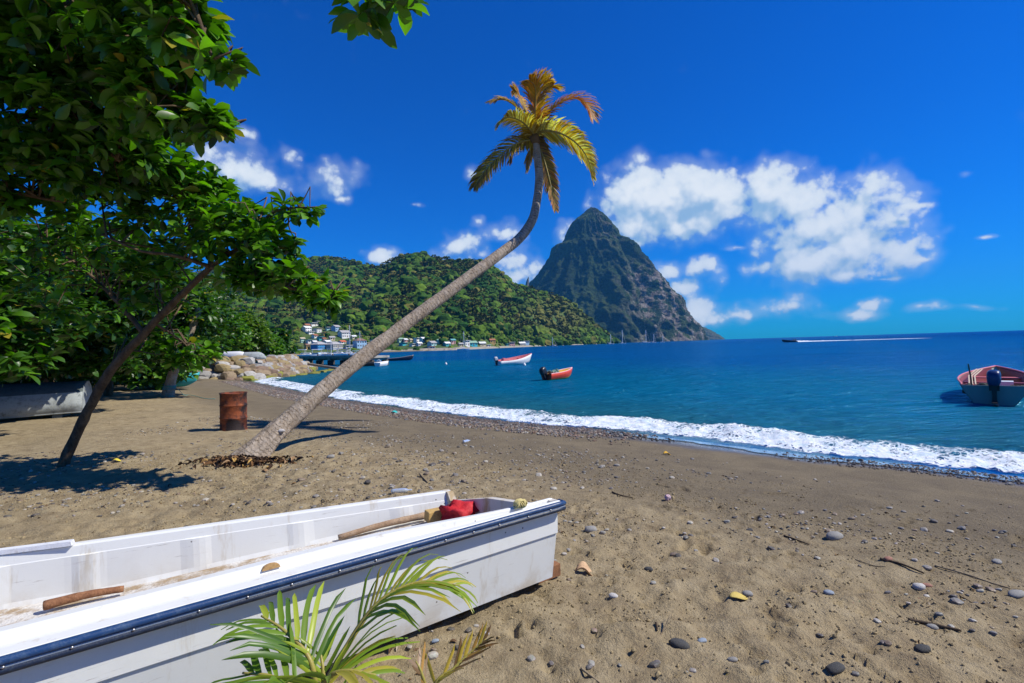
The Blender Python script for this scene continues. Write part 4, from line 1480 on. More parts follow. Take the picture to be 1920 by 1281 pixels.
# ================================================================== WHITE SKIFF IN FRONT
def white_skiff():
    zn, zf = .63, .48
    P1, P2 = at_z(1052, 941, zn), at_z(0, 1234, zn)
    Q1, Q2 = at_z(838, 918, zf), at_z(0, 1036, zf)
    en, ef = norm((P2 - P1)[:2]), norm((Q2 - Q1)[:2])
    o3 = np.array([-1.2, 3.0, gz(-1.2, 3.0)])
    root = thing('white_skiff', 'open white fibreglass skiff with a navy rub rail on the sand', 'boat', o3)
    Ls, Lt = 4.3, 7.2
    ss = np.concatenate([np.linspace(0, Ls, 110), np.linspace(Ls + .15, Lt, 18)])

    def N(s):
        q = P1[:2] + en * min(s, Ls)
        return q

    def Fq(s):
        return Q1[:2] + ef * min(s, Ls) * 1.0
    c1 = (N(Ls) + Fq(Ls)) / 2
    ec = norm(en + ef)
    near, farr = [], []
    for s in ss:
        if s <= Ls:
            a, b = N(s), Fq(s)
        else:
            t = (s - Ls) / (Lt - Ls)
            k = math.sqrt(max(1e-4, 1 - t ** 2.2))
            cc = c1 + ec * (s - Ls)
            a = cc + (N(Ls) - c1) * k
            b = cc + (Fq(Ls) - c1) * k
        near.append(a); farr.append(b)
    near, farr = np.array(near), np.array(farr)

    def section(i):
        """closed outline: list of (q metres from the near edge, z)"""
        s = ss[i]
        Wd = np.linalg.norm(farr[i] - near[i])
        hz = lambda q: zn + (zf - zn) * min(max(q / Wd, 0), 1)
        dw = min(.13 + .21 * sstep(s, 0.1, 1.5), Wd * .3)
        sc = min(1.0, Wd / 1.3)
        rib = .010 * sum(math.exp(-((s - c) / .07) ** 4) for c in (.45, 1.25, 1.95, 2.6, 3.1))
        fl = max(.30 - .065 * s, .14)
        out = [(Wd * .5, .03), (.105 * sc, hz(0) - .565), (.052 * sc, hz(0) - .232), (.040 * sc, hz(0) - .228), (.036 * sc, hz(0) - .05), (0, hz(0) - .045)]
        liner = [(0, hz(0) - .045), (0, hz(0) - .003), (.010, hz(0) + .006), (dw * .20, hz(0) + .008), (dw * .25, hz(0) - .016), (dw * .58, hz(0) - .026), (dw * .63, hz(0) + .002),
                 (dw * .70, hz(0) + .010), (dw * .88, hz(0) + .006), (dw, hz(0) - .03), (dw + .02, fl + .05)]
        wall = [(Wd - .115 * sc, fl), (Wd - .100 * sc - rib, fl + .03), (Wd - .078 * sc - rib, hz(Wd) - .075), (Wd - .074 * sc, hz(Wd) - .070), (Wd - .062 * sc, hz(Wd) - .012), (Wd - .050 * sc, hz(Wd)), (Wd - .006, hz(Wd)), (Wd, hz(Wd) - .03)]
        back = [(Wd, hz(Wd) - .03), (Wd - .04 * sc, hz(Wd) - .05), (Wd - .115 * sc, .08), (Wd * .5, .03)]
        floor = [(dw + .02, fl + .05), (dw + .22, fl + .04), (Wd - .3 * sc, fl + .01), (Wd - .115 * sc, fl)]
        return dict(hull_n=out, liner=liner, wall=wall, hull_f=back, floor=floor), Wd

    secs = [section(i) for i in range(len(ss))]

    def strip(key):
        V = []
        for i in range(len(ss)):
            l = norm(farr[i] - near[i])
            for (q, z) in secs[i][0][key]:
                xy = near[i] + l * q
                V.append((xy[0], xy[1], z))
        m = len(secs[0][0][key])
        return np.array(V) - o3, grid_faces(len(ss), m)[:, ::-1]

    mw, n, b, o = material('gelcoat_white')
    co = coord(n)
    f = n.noise(co, 5, 6, .65)
    f2 = n.noise(co, 40, 4, .7)
    f3 = n.noise(n.mapping(co, (9, 9, 1.2)), 1.0, 5, .7)
    c = n.mix(n.ramp(f, .5, .8, 0, .35), (.735, .745, .70), (.60, .57, .48))
    c = n.mix(n.ramp(f3, .56, .74, 0, .6), c, (.50, .43, .30))
    c = n.mix(n.ramp(n.voro(co, 7.5), .052, .036), c, (.13, .12, .11))
    c = n.mix(n.math('MULTIPLY', n.ramp(n.noise(n.mapping(co, (2, 2, 26), rot=(0, 0, .5)), 2.0, 6, .7), .60, .72), n.ramp(n.noise(co, 2.2, 3), .45, .6)), c, (.42, .40, .36))
    gpz = n.n('ShaderNodeSeparateXYZ'); n.put(gpz.inputs[0], co)
    low = n.math('MULTIPLY', n.ramp(gpz.outputs[2], .30, .04), n.ramp(f, .38, .62))
    c = n.mix(n.math('MULTIPLY', low, .6), c, (.46, .36, .22))
    n.put(b.inputs['Base Color'], c)
    n.put(b.inputs['Roughness'], n.ramp(f, .2, .8, .28, .5))
    n.put(b.inputs['Normal'], n.bump(n.math('ADD', n.noise(co, 3, 3), n.math('MULTIPLY', f2, .12)), .12, .02))
    Vn, Fn = strip('hull_n')
    hl = link('hull', mesh_np('hull', Vn, Fn, [mw]), root)
    Vf, Ff = strip('hull_f')
    link('far_side', mesh_np('far_side', Vf, Ff, [mw]), hl)
    Vl, Fl = strip('liner')
    link('side_deck', mesh_np('side_deck', Vl, Fl, [mw], False), root)
    Vw, Fw = strip('wall')
    link('inner_wall', mesh_np('inner_wall', Vw, Fw, [mw], False), root)
    md, n, b, o = material('dirty_floor')
    co = coord(n)
    f = n.noise(co, 6, 7, .7)
    c = n.mix(n.ramp(f, .42, .62), (.62, .60, .55), (.34, .25, .15))
    c = n.mix(n.ramp(n.noise(co, 90, 3, .7), .6, .75), c, (.16, .11, .07))
    n.put(b.inputs['Base Color'], c); b.inputs['Roughness'].default_value = .85
    n.put(b.inputs['Normal'], n.bump(n.math('ADD', f, n.voro(co, 60)), .5, .008))
    Vv, Fv = strip('floor')
    link('floor', mesh_np('floor', Vv, Fv, [md], False), root)
    # transom with a low notch between the corner posts
    mt, n, b, o = material('stained_transom')
    co = coord(n)
    f = n.noise(n.mapping(co, (7, 7, 1.4)), 1.0, 6, .7)
    c = n.mix(n.ramp(f, .46, .66), (.60, .57, .50), (.40, .29, .14))
    c = n.mix(n.ramp(n.noise(co, 30, 5, .7), .62, .76), c, (.10, .07, .04))
    n.put(b.inputs['Base Color'], c); b.inputs['Roughness'].default_value = .6
    a0, b0 = near[0], farr[0]
    l = norm(b0 - a0); Wd = np.linalg.norm(b0 - a0)
    ax = np.array([ec[0], ec[1]])
    prof = [(.050, zn), (.10, zn), (.14, zn - .055), (.55 * Wd, zn - .11), (Wd - .11, zf - .075), (Wd - .075, zf - .01), (Wd, zf)]
    V, F = [], []
    for thk in (-.012, .045):
        for (q, z) in prof:
            xy = a0 + l * q + ax * thk
            V.append((xy[0], xy[1], z + (.004 if thk > 0 else .004)))
        for (q, z) in prof:
            ql = .13 + (Wd - .26) * (q / Wd)
            xy = a0 + l * ql + ax * (thk + .10 * (1 if thk < 0 else .2))
            V.append((xy[0], xy[1], .07))
    m = len(prof)
    for k in range(m - 1):
        F += [(k, k + 1, m + k + 1, m + k), (2 * m + k + 1, 2 * m + k, 3 * m + k, 3 * m + k + 1), (k + 1, k, 2 * m + k, 2 * m + k + 1)]
    F += [(0, m, 3 * m, 2 * m), (m - 1, 3 * m - 1, 4 * m - 1, 2 * m - 1)]
    link('transom', mesh_np('transom', np.array(V) - o3, np.array(F), [mt]), root)
    # rub rail: two navy strips and a pale insert, with screw heads
    navy = paint('rubrail_navy', (.012, .045, .13), .38, .5, (.10, .16, .24), 24, .15)
    dark = paint('rubrail_dark', (.010, .018, .040), .45, .5, (.06, .08, .10), 24, .15)
    pale = paint('rubrail_insert', (.30, .36, .44), .4, .5, (.10, .14, .2), 24, .15)
    steel = paint('screw_steel', (.55, .55, .55), .35, .4, (.2, .15, .1), 60, 0, metal=.9)

    def rail(dq, dz, rr, mat, nm):
        pts = []
        l0 = norm(farr[0] - near[0])
        pts.append((*(near[0] + l0 * .05 - ec * .022), zn + dz))
        for i in range(0, len(ss), 1):
            l = norm(farr[i] - near[i])
            q = near[i] + l * dq - (en * .018 if i == 0 else 0)
            pts.append((q[0], q[1], zn + dz))
        mb = MB(); mb.tube(np.array(pts) - o3, rr, 10)
        return mb.build(nm, mat, root, True)
    rl = rail(-.008, -.010, .018, navy, 'rub_rail')
    rail(-.006, -.031, .011, pale, 'rail_insert')
    rail(-.008, -.047, .015, dark, 'rub_rail')
    sV, sF = ICO2
    me_s = mesh_np('screw', sV * .0065, sF, [steel], True)
    for s in np.arange(.12, 3.6, .21):
        i = int(np.argmin(np.abs(ss - s)))
        q = near[i] + norm(near[i] - farr[i]) * .0185
        so = link('screw', me_s, rl)
        so.location = tuple(np.array([q[0], q[1], zn - .030]) - o3)
    # repair batten on the far gunwale
    A, B = at_z(-60, 1042, zf + .016), at_z(138, 1017, zf + .016)
    d = B - A; R = np.stack([norm(d), norm(np.cross([0, 0, 1], d)), [0, 0, 1]], 1)
    mb = MB(); mb.box((A + B) / 2 - o3, (np.linalg.norm(d), .052, .030), R, taper=.97)
    mb.build('gunwale_batten', paint('batten_white', (.74, .76, .78), .5, .5, (.3, .26, .2), 14, .2), root)
    # ---- things lying in and on the boat
    wood = lambda nm, c, c2: bark_mat(nm, c, c2, 14, bump=.5)

    def pole(nm, lab, a, b, r0, r1, mat):
        a, b = np.array(a), np.array(b)
        C = catmull([a, (a + b) / 2 + [0, 0, .012], b], 16)
        mb = MB(); mb.tube(C - a, np.linspace(r0, r1, 16) * (1 + .12 * fbm2(np.arange(16) * .6, np.zeros(16) + r0 * 900, 2)), 10)
        ob = mb.build(nm, mat, None, True); ob.location = tuple(a)
        tag(ob, lab, 'pole')
    zfl = lambda f: .26 - .09 * f
    pole('wooden_pole', 'pale worn pole lying on the boat floor against the wood block', at_z(634, 1008, .265), at_z(800, 966, .335), .020, .028, wood('pole_pale', (.34, .22, .13), (.46, .33, .21)))
    pole('wooden_pole', 'short red-brown stick lying on the boat floor near the left edge', at_z(82, 1136, .20), at_z(232, 1104, .195), .030, .020, wood('pole_red', (.22, .10, .05), (.32, .16, .08)))
    mbk = MB()
    cb = at_z(814, 976, .32) + [0, 0, .044]
    Rb = np.array([[.86, -.5, 0], [.5, .86, 0], [0, 0, 1]])
    mbk.box((0, 0, 0), (.14, .11, .088), Rb, taper=.93)
    bo = mbk.build('wood_block', paint('sawn_wood', (.52, .34, .11), .8, .8, (.25, .14, .05), 16, .4))
    bo.location = tuple(cb); bv = bo.modifiers.new('edge', 'BEVEL'); bv.width = .008; bv.segments = 2
    tag(bo, 'square yellow-brown block of wood inside the white boat', 'wood block')
    # red cloth bundle
    V, F = ICO3
    cr = at_z(860, 976, .325)
    fold = np.abs(fbm3(V * 3.4 + 4, 4, .65)) * 1.5
    Vc = V * [.16, .11, .095] * (1.15 - .55 * np.clip(fold, 0, 1.3)[:, None] + .42 * fbm3(V * 6 + 9, 3)[:, None])
    cl = link('red_cloth', mesh_np('red_cloth', Vc + [0, 0, .05], F, [paint('red_fabric', (.52, .012, .020), .7, .6, (.16, .004, .012), 9, .5)], True))
    cl.location = tuple(cr); tag(cl, 'crumpled bright red cloth in the stern of the white boat', 'cloth')
    # yellow rope hank on the gunwale
    cy_ = at_z(976, 951, .640)
    mb = MB()
    dR = np.array([-ec[0], -ec[1], 0])
    lat = np.array([-dR[1], dR[0], 0])
    for k in range(9):
        a = np.linspace(0, 2 * math.pi, 26)
        x0 = (k - 4) * .0075 + random.uniform(-.003, .003)
        pts = np.array([dR * (x0 + .012 * math.sin(t * 1 + k)) + lat * (.030 * math.cos(t)) + np.array([0, 0, .024 + .022 * math.sin(t)]) for t in a])
        mb.tube(pts, .0048, 6, caps=False)
    for k in range(5):
        a = np.linspace(0, 2 * math.pi, 26)
        pts = np.array([dR * (.040 * math.cos(t)) + lat * ((k - 2) * .010) + np.array([0, 0, .025 + .024 * math.sin(t)]) for t in a])
        mb.tube(pts, .0048, 6, caps=False)
    ro = mb.build('rope_hank', paint('yellow_rope', (.62, .52, .20), .8, .5, (.34, .26, .10), 40, .3), None, True)
    ro.location = tuple(cy_); tag(ro, 'small hank of yellow rope on the white boat gunwale', 'rope')
    # peg in the side deck
    pg = MB(); cpg = at_z(508, 1066, .62)
    a = np.linspace(0, math.pi, 9)
    e3 = np.array([-en[0], -en[1], 0])
    pts = [e3 * (.045 * math.cos(t)) + np.array([0, 0, .026 * math.sin(t)]) for t in a]
    lt = np.array([e3[1], -e3[0], 0]) * .012
    Vp = [p - lt for p in pts] + [p + lt for p in pts]
    pg.add(Vp, [(k, k + 1, 10 + k, 9 + k) for k in range(8)] + [(0, 9, 17, 8)])
    pg.add(Vp[:9], [], [(0, k + 1, k) for k in range(1, 8)]); pg.add(Vp[9:], [], [(0, k, k + 1) for k in range(1, 8)])
    po = pg.build('wooden_cleat', paint('cleat_wood', (.45, .27, .10), .8, .7, (.2, .11, .05), 30, .4))
    po.location = tuple(cpg); tag(po, 'half-round brown wooden cleat set in the white boat side deck', 'cleat')
    # timber under the stern
    mbk = MB(); tb = on_ground(1021, 1081)
    Rb = np.array([[.80, -.6, 0], [.6, .80, 0], [0, 0, 1]])
    mbk.box((0, 0, .035), (.24, .10, .095), Rb)
    bo = mbk.build('timber_block', paint('rusty_timber', (.26, .115, .045), .85, .8, (.10, .045, .02), 14, .5))
    bo.location = tuple(tb); bv = bo.modifiers.new('edge', 'BEVEL'); bv.width = .006; bv.segments = 2
    tag(bo, 'red-brown timber chock under the white boat stern', 'timber')


# ================================================================== OTHER BOATS
def hull_arr(L, B, H, tr=.72, flare=.72, sheer=.30, rise=.55, n=22, inset=0.0):
    rows = []
    for i in range(n):
        s = i / (n - 1)
        wmax = math.sin(math.pi * (.30 + .22 * s)) if s < .45 else 1
        f = tr + (1 - tr) * sstep(s, 0, .42) if s < .42 else (1 - ((s - .42) / .58) ** 2.3)
        hb = max(B / 2 * f - inset, .006)
        zt = H * (1 + sheer * s ** 2.2) - inset * .2
        kz = H * rise * max(0, (s - .62) / .38) ** 2.2 + inset
        cz = kz + (zt - kz) * .30
        cb = hb * (flare + (1 - flare) * .2 * s)
        mid = hb * (flare + 1) / 2 + .02 * hb
        x = L * s + .10 * L * (0) - inset * (1 if s > .5 else -1)
        rk = .07 * L * s ** 6
        sec = [(x + rk, hb, zt), (x + rk * .7, mid, cz + (zt - cz) * .5), (x + rk * .4, cb, cz), (x, cb * .55, kz + (cz - kz) * .18), (x, 0, kz)]
        sec = sec + [(p[0], -p[1], p[2]) for p in sec[-2::-1]]
        rows.append(sec)
    return np.array(rows)


def outboard(parent, x, H, cowl, leg, tilt=.0, s=1.0):
    root = bpy.data.objects.new('outboard_motor', None); COL.objects.link(root); root.parent = parent
    root.location = (x - .10, 0, H); root.rotation_euler = (0, -tilt, 0)
    V, F = ICO3
    W_ = np.sign(V) * np.abs(V) ** .6
    V2 = W_ * np.array([.27, .17, .24]) * s
    V2[:, 0] *= 1 - .22 * (W_[:, 2] > 0) * W_[:, 2]
    link('cowling', mesh_np('cowling', V2 + np.array([-.10, 0, .34]) * s, F, [cowl], True), root)
    mb = MB()
    mb.box((-.10 * s, 0, -.12 * s), (.16 * s, .10 * s, .70 * s), taper=1.3)
    mb.box((-.16 * s, 0, -.42 * s), (.40 * s, .14 * s, .03 * s))
    mb.tube(np.array([(-.34, 0, -.58), (-.10, 0, -.58), (.08, 0, -.57)]) * s, np.array([.05, .07, .02]) * s, 10)
    mb.build('drive_leg', leg, root)
    mb = MB(); mb.box((.06 * s, 0, .02 * s), (.16 * s, .24 * s, .22 * s)); mb.build('bracket', leg, root)
    mb = MB()
    for k in range(3):
        a = 2.094 * k
        mb.box(np.array([-.40, .09 * math.cos(a), -.58 + .09 * math.sin(a)]) * s, np.array([.02, .11, .06]) * s, Matrix.Rotation(a, 3, 'X'))
    mb.build('propeller', leg, root)


def skiff(name, label, loc, heading, L, B, H, top, bottom, inner, rim, motor=None, thwarts=3, tr=.72, sheer=.30, sink=.16, upturned=False, cat='boat', group=None, roll=0.0, split=2, flare=.72, tilt=.0):
    root = thing(name, label, cat, loc, heading, group)
    if upturned:
        root.rotation_euler = (math.pi + roll, 0, heading)
    else:
        root.rotation_euler = (roll, 0, heading)
        root.location.z -= sink
    A = hull_arr(L, B, H, tr, flare, sheer)
    n, m, _ = A.shape
    F = grid_faces(n, m)
    col = np.tile(np.arange(m - 1), n - 1)
    lowm = (col >= split) & (col < m - 1 - split)
    Vt = [A.reshape(-1, 3)]
    hl = link('hull', mesh_np('hull', A.reshape(-1, 3), F, [top, bottom], True, midx=lowm.astype(int)), root)
    hl.modifiers.new('thick', 'SOLIDIFY').thickness = .03
    hl.modifiers['thick'].material_offset = 0
    # transom
    s0 = A[0]
    me = bpy.data.meshes.new('transom'); me.from_pydata([tuple(p + [-.012, 0, 0]) for p in s0] + [tuple(p + [.03, 0, 0]) for p in s0], [], [list(range(m))[::-1], list(range(m, 2 * m))] + [[k, k + 1, m + k + 1, m + k] for k in range(m - 1)] + [[m - 1, 0, m, 2 * m - 1]])
    me.materials.append(top); link('transom', me, root)
    if inner is not None:
        I = hull_arr(L, B, H, tr, flare, sheer, inset=.05)[:-1]
        I[:, :, 2] = np.maximum(I[:, :, 2], H * .22)
        link('interior', mesh_np('interior', I.reshape(-1, 3), grid_faces(n - 1, m)[:, ::-1], [inner], True), root)
        for k in range(thwarts):
            x = L * (.16 + .56 * k / max(1, thwarts - 1))
            i = int(round(x / L * (n - 1)))
            mb = MB(); mb.box((x, 0, A[i, 0, 2] * .80), (L * .055, A[i, 0, 1] * 1.84, .035)); mb.build('thwart', rim if k != 1 else inner, root)
    rm = MB()
    rm.tube(np.array([A[i, 0] + [0, 0, .01] for i in range(n)] + [A[i, -1] + [0, 0, .01] for i in range(n - 1, -1, -1)]), .032, 6)
    rm.build('gunwale', rim, root, True)
    if motor:
        outboard(root, 0, H * .92, motor[0], motor[1], tilt)
    return root


def sea_pt(px, d):
    q = ray(px, 640.0); q = q / q[1]
    return np.array([q[0] * d, d, SEA])


def boats():
    white = paint('boat_white', (.80, .80, .78), .4, .3, (.5, .45, .38), 3)
    pink = paint('boat_pink', (.62, .16, .17), .5, .4, (.36, .12, .12), 4)
    red = paint('boat_red', (.62, .055, .018), .4, .3, (.3, .03, .02), 4)
    yellow = paint('boat_yellow', (.72, .42, .02), .45, .3, (.4, .22, .03), 4)
    navy = paint('boat_navy', (.012, .020, .045), .4, .3, (.05, .06, .08), 4)
    maroon = paint('boat_maroon', (.20, .022, .030), .5, .5, (.12, .02, .02), 4)
    green = paint('boat_palegreen', (.20, .27, .25), .5, .5, (.2, .26, .22), 4)  # darkened green, the stern's shade put into the paint
    black = paint('motor_black', (.015, .018, .024), .35, .2, (.05, .05, .06), 8)
    blue = paint('motor_blue', (.010, .030, .11), .32, .2, (.04, .06, .12), 8)
    grey = paint('motor_grey', (.40, .42, .44), .4, .3, (.2, .2, .2), 8)
    turq = paint('boat_turquoise', (.03, .42, .46), .5, .5, (.02, .2, .22), 4)
    weather = paint('boat_weathered', (.34, .37, .36), .8, .9, (.12, .13, .12), 5, .5)
    dull = paint('boat_dull', (.10, .12, .12), .85, .8, (.05, .06, .05), 5, .5)
    # moored fishing boat at the right edge, seen from astern
    p = sea_pt(1861, 16.0)
    hd = math.atan2(p[1], p[0] * 1.02)
    rb = skiff('fishing_boat', 'red and white fishing boat with big dark outboard moored at the right edge', p, hd, 6.4, 1.95, .76, green, green, maroon, pink, (blue, black), 3, .80, .34, .17, flare=.62, tilt=.12)
    bx = MB(); bx.box((1.5, -.25, .62), (.5, .40, .36), None)
    bx.build('fuel_box', paint('box_white', (.62, .66, .68), .5, .3), rb)
    bx = MB(); bx.tube([(.35, .52, .4), (.33, .55, 1.0), (.30, .60, 1.42)], .022, 7); bx.build('tiller_post', black, rb)
    for k in range(3):
        bx = MB(); bx.tube([(1.0, .62 - .08 * k, .70), (3.0, .70 - .08 * k, .86), (4.6, .52 - .08 * k, 1.02)], .022, 6)
        bx.build('oar', paint('oar_wood', (.55, .45, .32), .7, .4), rb)
    q = np.array([.30, .0, .5])
    nt = MB()
    r = np.random.default_rng(8)
    V, F = ICO2
    for k in range(30):
        c = np.array([r.uniform(.25, 1.6), r.uniform(-.68, .68), r.uniform(.40, .70)])
        nt.add(V * r.uniform(.07, .14, 3) * (1 + .3 * fbm3(V * 2 + k, 2)[:, None]) + c, [], F.tolist())
    nt.build('fishing_gear', paint('gear_dark', (.05, .06, .04), .9, .6, (.3, .3, .25), 14, .5), rb)
    # boats in the bay
    p = sea_pt(931, 60.0)
    rw = skiff('fishing_boat', 'white fishing boat with pink inside and raised bow moored mid bay', p, rad(40), 5.0, 1.5, .70, white, white, pink, pink, (grey, black), 3, .75, .95, .12, roll=.10, tilt=.25)
    bx = MB(); bx.box((1.0, 0, .78), (.6, .5, .35), None, taper=.7); bx.build('fuel_tank', pink, rw)
    p = sea_pt(1022, 33.0)
    ry = skiff('rowing_boat', 'small red and yellow boat with a net heap moored mid bay', p, rad(52), 3.0, .92, .50, red, yellow, yellow, paint('boat_pale_pink', (.78, .45, .45), .5, .3), (black, black), 2, .85, .45, .08, split=2, tilt=.5)
    nt = MB()
    for k in range(16):
        c = np.array([r.uniform(.4, 1.5), r.uniform(-.22, .22), r.uniform(.48, .62)])
        nt.add(V * r.uniform(.08, .15, 3) * (1 + .3 * fbm3(V * 2 + k, 2)[:, None]) + c, [], F.tolist())
    nt.build('net_heap', paint('net_green', (.12, .22, .16), .9, .7, (.5, .5, .42), 12, .6), ry)
    p = sea_pt(724, 102.0)
    skiff('pirogue', 'long low black pirogue floating beyond the palm trunk', p, rad(6), 5.0, 1.15, .58, navy, navy, dull, paint('rim_grey', (.42, .36, .33), .6, .3), None, 4, .6, .95, .10)
    p = sea_pt(706, 70.0)
    rr = skiff('dinghy', 'small white dinghy just right of the leaning palm trunk', p, rad(78), 3.2, 1.05, .62, white, white, white, white, None, 2, .85, .2, .10)
    bx = MB(); a = np.linspace(0, math.pi, 12)
    bx.tube(np.stack([np.full(12, .5), .28 * np.cos(a), .62 + .42 * np.sin(a)], 1), .035, 6); bx.build('hoop', white, rr)
    # speeding boat near the horizon and its wake
    p = sea_pt(1491, 235.0)
    rs = skiff('speedboat', 'dark speedboat running left near the horizon with a white wake', p, rad(176), 5.6, 1.6, .85, navy, navy, dull, dull, (black, black), 2, .8, .6, .10)
    bx = MB(); bx.tube([(.8, .2, .6), (.8, .2, 1.2), (.8, .2, 1.45)], [.2, .22, .1], 8); bx.build('console', navy, rs)
    xs = np.linspace(1493, 1735, 120)
    V = []
    for x in xs:
        f = (x - 1493) / 242
        q = sea_pt(x, 236 - 8 * f)
        h = (.50 * math.exp(-f * 7) + .20) * (1 - f) ** .5 * (.65 + .6 * abs(fbm2(np.array([x / 9.]), np.array([1.]), 3)[0])) * (0 if .42 < f < .47 else 1) + .01
        for k, (dy, zz) in enumerate([(-1.6, .012), (-.6, h * .8), (.3, h), (1.8, .012)]):
            V.append(q + [0, dy * (1 + 2 * f), zz])
    wk = link('wake_foam', mesh_np('wake_foam', np.array(V), grid_faces(120, 4), [paint('wake_white', (.82, .86, .88), .8, .2)], True))
    tag(wk, 'thin white wake trailing behind the speedboat', 'foam', kind='stuff')
    # yachts and motor boats
    def yacht(label, px, d, L, mast, hullc, cabin=True, heading=.3, awn=None, group='sailing yachts at anchor'):
        p = sea_pt(px, d)
        t = thing('sailing_yacht', label, 'sailboat', p, heading, group)
        A = hull_arr(L, L * .28, L * .13, .7, .7, .18, n=14)
        A[:, :, 0] -= L * .5; A[:, :, 2] -= L * .03
        link('hull', mesh_np('hull', A.reshape(-1, 3), grid_faces(14, A.shape[1]), [hullc], True), t)
        dk = [A[i, 0] for i in range(14)] + [A[i, -1] for i in range(14)]
        link('deck', mesh_np('deck', np.array(dk) - [0, 0, .02], np.array([(i, i + 1, 15 + i, 14 + i) for i in range(13)]), [hullc]), t)
        mb = MB(); mb.box((-.02 * L, 0, L * .145), (L * .38, L * .15, L * .06), None, taper=.85); cb = mb.build('cabin', hullc, t)
        mb = MB(); mb.box((-.02 * L, 0, L * .145), (L * .30, L * .146, L * .022)); mb.build('window_band', paint('glass_dark', (.02, .03, .04), .2, .1), cb)
        if mast:
            mb = MB(); mb.tube([(L * .08, 0, L * .1), (L * .08, 0, mast * .5), (L * .08, 0, mast)], max(.09, d * .00052), 6); mb.build('mast', paint('mast_alloy', (.68, .70, .72), .4, .1), t)
            mb = MB(); mb.tube([(L * .08, 0, L * .24), (-L * .18, 0, L * .235), (-L * .36, 0, L * .23)], L * .014, 6); mb.build('boom', hullc, t)
            mb = MB(); mb.tube([(L * .08, 0, mast * .98), (L * .28, 0, mast * .55), (L * .5, 0, L * .15)], max(.02, d * .00012), 4); mb.tube([(L * .08, 0, mast * .98), (-L * .2, 0, mast * .55), (-L * .48, 0, L * .13)], max(.02, d * .00012), 4)
            mb.build('rigging', paint('wire_grey', (.45, .47, .50), .4, .1), t)
        if awn is not None:
            mb = MB(); mb.box((-.22 * L, 0, L * .30), (L * .42, L * .26, L * .02)); mb.build('awning', awn, t)
            mb = MB()
            for sx in (-.40, -.04):
                for sy_ in (-.11, .11):
                    mb.tube([(sx * L, sy_ * L, L * .1), (sx * L, sy_ * L, L * .2), (sx * L, sy_ * L, L * .3)], .05, 5)
            mb.build('awning_posts', hullc, t)
    whiteb = paint('yacht_white', (.80, .81, .81), .35, .1, (.6, .6, .6), 2, 0)
    sky_b = paint('hull_paleblue', (.45, .60, .68), .4, .2, (.3, .4, .45), 2, 0)
    awnb = paint('awning_blue', (.02, .07, .34), .7, .2, (.02, .05, .2), 3)
    yacht('white yacht with two-tone cabin anchored before the shore houses', 868, 400, 9.5, 14.5, whiteb, heading=.15)
    yacht('lone small sailing yacht below the grassy cliff', 1037, 520, 8.0, 9.5, whiteb, heading=2.9)
    yacht('sailing yacht at the tip of the green hill', 1144, 640, 9.5, 12.5, whiteb, heading=.1)
    yacht('yacht with blue awning left of the tallest mast under the peak', 1166, 660, 10.0, 18.0, whiteb, heading=.05, awn=turq)
    yacht('white yacht with the tallest mast under the peak', 1210, 680, 12.5, 17.5, whiteb, heading=.1)
    yacht('small yacht right beside the tallest-masted yacht under the peak', 1225, 720, 8.0, 12.5, whiteb, heading=.1)
    yacht('rightmost small yacht under the peak cliffs', 1242, 740, 6.5, 10.0, whiteb, heading=.1)
    yacht('yacht with the thick tall pale mast behind the pier', 652, 215, 10.5, 13.0, whiteb, heading=.4, awn=awnb, group='boats behind the pier')
    yacht('yacht with a thin grey mast just left of the palm trunk', 672, 250, 9.0, 11.5, sky_b, heading=.2, group='boats behind the pier')
    yacht('small yacht with a short white mast behind the pier middle', 618, 205, 7.5, 7.0, whiteb, heading=-.3, group='boats behind the pier')
    yacht('white motor cruiser at the left end of the boats behind the pier', 574, 215, 11.0, 0, whiteb, heading=.2, awn=whiteb, group='boats behind the pier')
    yacht('pale blue motor boat between two white cruisers behind the pier', 592, 225, 10.0, 0, sky_b, heading=2.8, group='boats behind the pier')
    yacht('white motor boat with a flat top behind the pier, third from left', 604, 235, 11.0, 0, whiteb, heading=.5, awn=whiteb, group='boats behind the pier')
    yacht('white launch left of the thick mast behind the pier', 634, 230, 11.0, 0, whiteb, heading=.1, awn=sky_b, group='boats behind the pier')
    yacht('tiny white boat on the horizon right of the peak', 1568, 1500, 9.0, 0, whiteb, heading=.1, awn=whiteb, group='boats on the horizon')
    # buoys
    for (px, d, s, lab) in [(835, 70, .16, 'small white mooring buoy on open water left of the white boat'), (982, 58, .17, 'white buoy at the bow of the white and pink boat')]:
        V, F = ICO2
        b = link('mooring_buoy', mesh_np('mooring_buoy', np.vstack([V * [s, s, s * 1.2], V * [s * .2, s * .2, s * .5] + [0, 0, s * 1.3]]), np.vstack([F, F + len(V)]), [white], True))
        b.location = tuple(sea_pt(px, d) + [0, 0, .07]); tag(b, lab, 'buoy')
    # weathered boat under the trees at the left edge, turned over
    g0 = on_ground(164, 776)
    d_ = norm(on_ground(-40, 792)[:2] - g0[:2])
    skiff('upturned_boat', 'weathered grey boat lying upturned under the trees at the left edge', (g0[0], g0[1], g0[2] + 1.02), math.atan2(d_[1], d_[0]), 5.2, 1.75, .80, weather, dull, None, weather, None, 0, .86, .10, upturned=True, flare=.80, roll=-.10)  # upturned bottom in the darker paint, its shade put into the colour
    for k, f in enumerate((.6, 3.4)):
        q = np.array([g0[0] + d_[0] * f, g0[1] + d_[1] * f])
        mb = MB(); mb.box((0, 0, .13), (.22, 1.3, .26), Matrix.Rotation(math.atan2(d_[1], d_[0]), 3, 'Z'))
        o = mb.build('timber_block', dull); o.location = (q[0], q[1], gz(*q)); tag(o, ('dark timber under the stern of the upturned grey boat', 'dark timber under the middle of the upturned grey boat')[k], 'timber')
